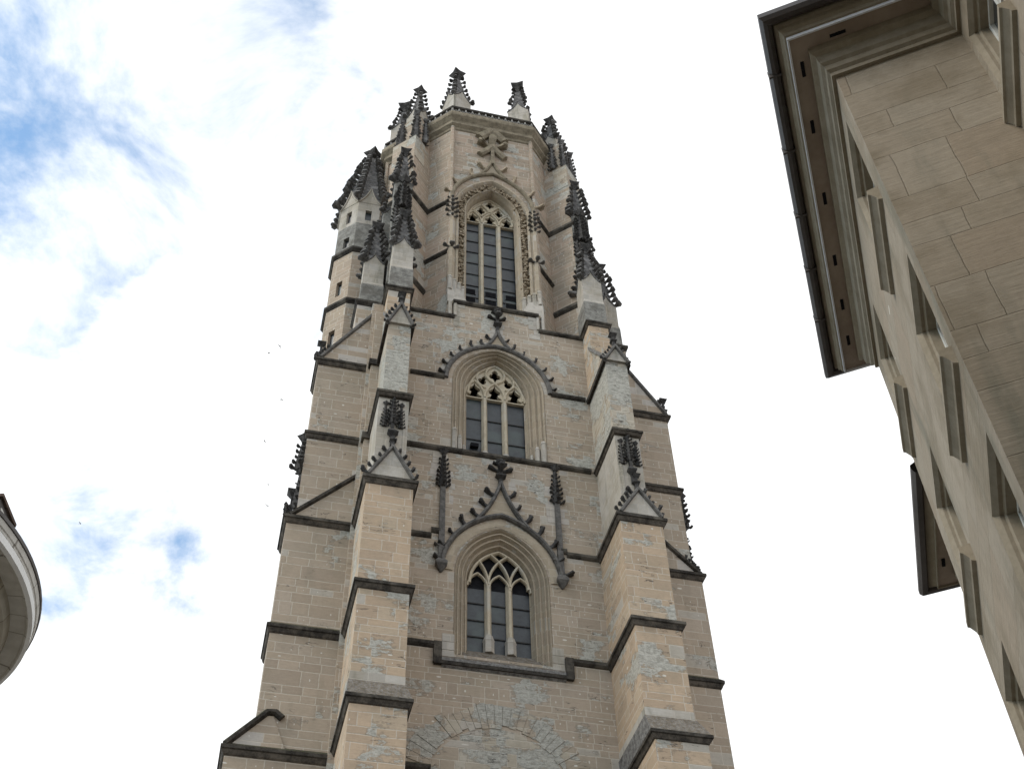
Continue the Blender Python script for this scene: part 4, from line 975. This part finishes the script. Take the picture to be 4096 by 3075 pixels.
# ------------------------------------------------------------------ birds
def bird(loc, span, flap, yaw_, bank, label):
    mb = MB()
    def bring(y, rx, rz, z=0): return [(rx*math.cos(2*math.pi*i/8), y, z+rz*math.sin(2*math.pi*i/8)) for i in range(8)]
    mb.loft([bring(.22, .004, .004), bring(.19, .018, .016, .005), bring(.14, .03, .028, .004), bring(.05, .042, .036), bring(-.06, .036, .03), bring(-.15, .018, .014), bring(-.2, .03, .006), bring(-.26, .045, .004)])
    for s_ in (-1, 1):
        pts = [(.02, .1, -.03), (.16, .11, -.01), (.36, .03, -.06), (span/2, -.13, -.15)]
        vs = []; 
        for x, yf_, yb_ in pts:
            z = flap*(x-.02)-.25*flap*x*x
            for y_, dz in ((yf_, 0), (yf_-.02, .012), (yb_, .002), (yb_+.02, -.006)): vs.append((s_*x, y_, z+dz))
        mb.add(vs, [(k*4+i, k*4+(i+1) % 4, k*4+4+(i+1) % 4, k*4+4+i) for k in range(3) for i in range(4)] + [(12, 13, 14, 15), (0, 1, 2, 3)])
    o = mb.build('bird', BIRD); o.location = loc; o.rotation_euler = (R(10), bank, yaw_); o.scale = (.40,)*3 if loc[0] > -5 else (.32,)*3
    return tag(o, label, 'bird', 'birds circling left of the tower')
BIRD = mottled('bird_feathers', (.025, .022, .02), (.05, .045, .04), 30)
birds = [((-1.038, 48.986, 58.382), 40, .5, 'dark bird nearest the tower in the highest pair, level with the upper side gable'), ((-1.593, 49.358, 58.046), 120, -.4, 'lower left bird of the highest pair in the sky beside the tower'),
 ((-.45, 51.32, 56.291), 200, .3, 'dark bird alone in white cloud just below the highest pair'), ((-.982, 53.191, 54.466), 75, -.2, 'dark bird gliding level with the sill of the middle window'),
 ((-.394, 54.918, 52.677), 300, .6, 'dark bird with spread wings beside the crocketed outer edge of the left buttress'), ((-.235, 55.749, 51.77), 20, .2, 'lowest bird close to the left side of the tower'), ((-10.417, 56.851, 49.395), 250, .1, 'tiny bird far to the left of all the others, beside the round house cornice')]
for (p, yw, bk, lb) in birds: bird(p, .78, .35 if yw % 40 else -.3, R(yw), bk, lb)

# ------------------------------------------------------------------ ground
mb = MB(); mb.add([(-600, -600, 0), (600, -600, 0), (600, 600, 0), (-600, 600, 0)], [(0, 1, 2, 3)])
gr = mb.build('ground', mottled('stone_paving', (.10, .095, .085), (.16, .15, .135), .8)); gr['kind'] = 'structure'

# ------------------------------------------------------------------ sky: physical sky behind broken cloud
w = bpy.data.worlds.new('World'); sc.world = w; w.use_nodes = True
t = NT(w.node_tree); out = t.new('ShaderNodeOutputWorld'); bg = t.new('ShaderNodeBackground'); t.l.new(bg.outputs[0], out.inputs[0])
sky = t.new('ShaderNodeTexSky', sky_type='NISHITA', sun_disc=False); sky.sun_elevation = R(SUN_EL); sky.sun_rotation = R(SUN_AZ); sky.air_density = 1.0; sky.dust_density = .6
tc = t.new('ShaderNodeTexCoord'); D = tc.outputs['Generated']; dx, dy, dz = t.sep(D)
zz = t.m('ADD', t.m('MAXIMUM', dz, 0.0), .22); pv = t.xyz(t.m('DIVIDE', dx, zz), t.m('DIVIDE', dy, zz), 1.7)
n1 = t.noise(pv, 4.6, 9, .60, .3); n2 = t.noise(pv, 1.2, 3, .5); n3 = t.noise(pv, 6.5, 8, .62, .4)
bias = t.m('ADD', t.m('MULTIPLY', dx, .85), t.m('MULTIPLY', t.m('SUBTRACT', .6, dz), .12))
dens = t.m('ADD', t.m('ADD', t.m('MULTIPLY', n1, 1.18), t.m('MULTIPLY', n2, .25)), t.m('SUBTRACT', bias, .12))
veil = t.m('MULTIPLY', t.step(n3, .32, .62), .74)
cov = t.m('MAXIMUM', t.step(dens, .25, .50), t.m('ADD', .06, veil))
shade = t.m('ADD', .93, t.m('MULTIPLY', t.step(t.m('ADD', t.m('MULTIPLY', n3, .6), t.m('MULTIPLY', n2, .4)), .34, .6), .14))
SKYK, CLOUD = .14, .735
skyc = t.new('ShaderNodeVectorMath', operation='MULTIPLY'); t.l.new(sky.outputs[0], skyc.inputs[0]); skyc.inputs[1].default_value = (SKYK*.84, SKYK*1.08, SKYK*1.10)
cl = t.m('MULTIPLY', shade, CLOUD)
cc = t.xyz(t.m('MULTIPLY', cl, .985), cl, t.m('MULTIPLY', cl, 1.01))
t.l.new(t.mix(cov, skyc.outputs[0], cc), bg.inputs[0]); bg.inputs[1].default_value = 1.0
w.cycles.sampling_method = 'MANUAL'; w.cycles.sample_map_resolution = 512
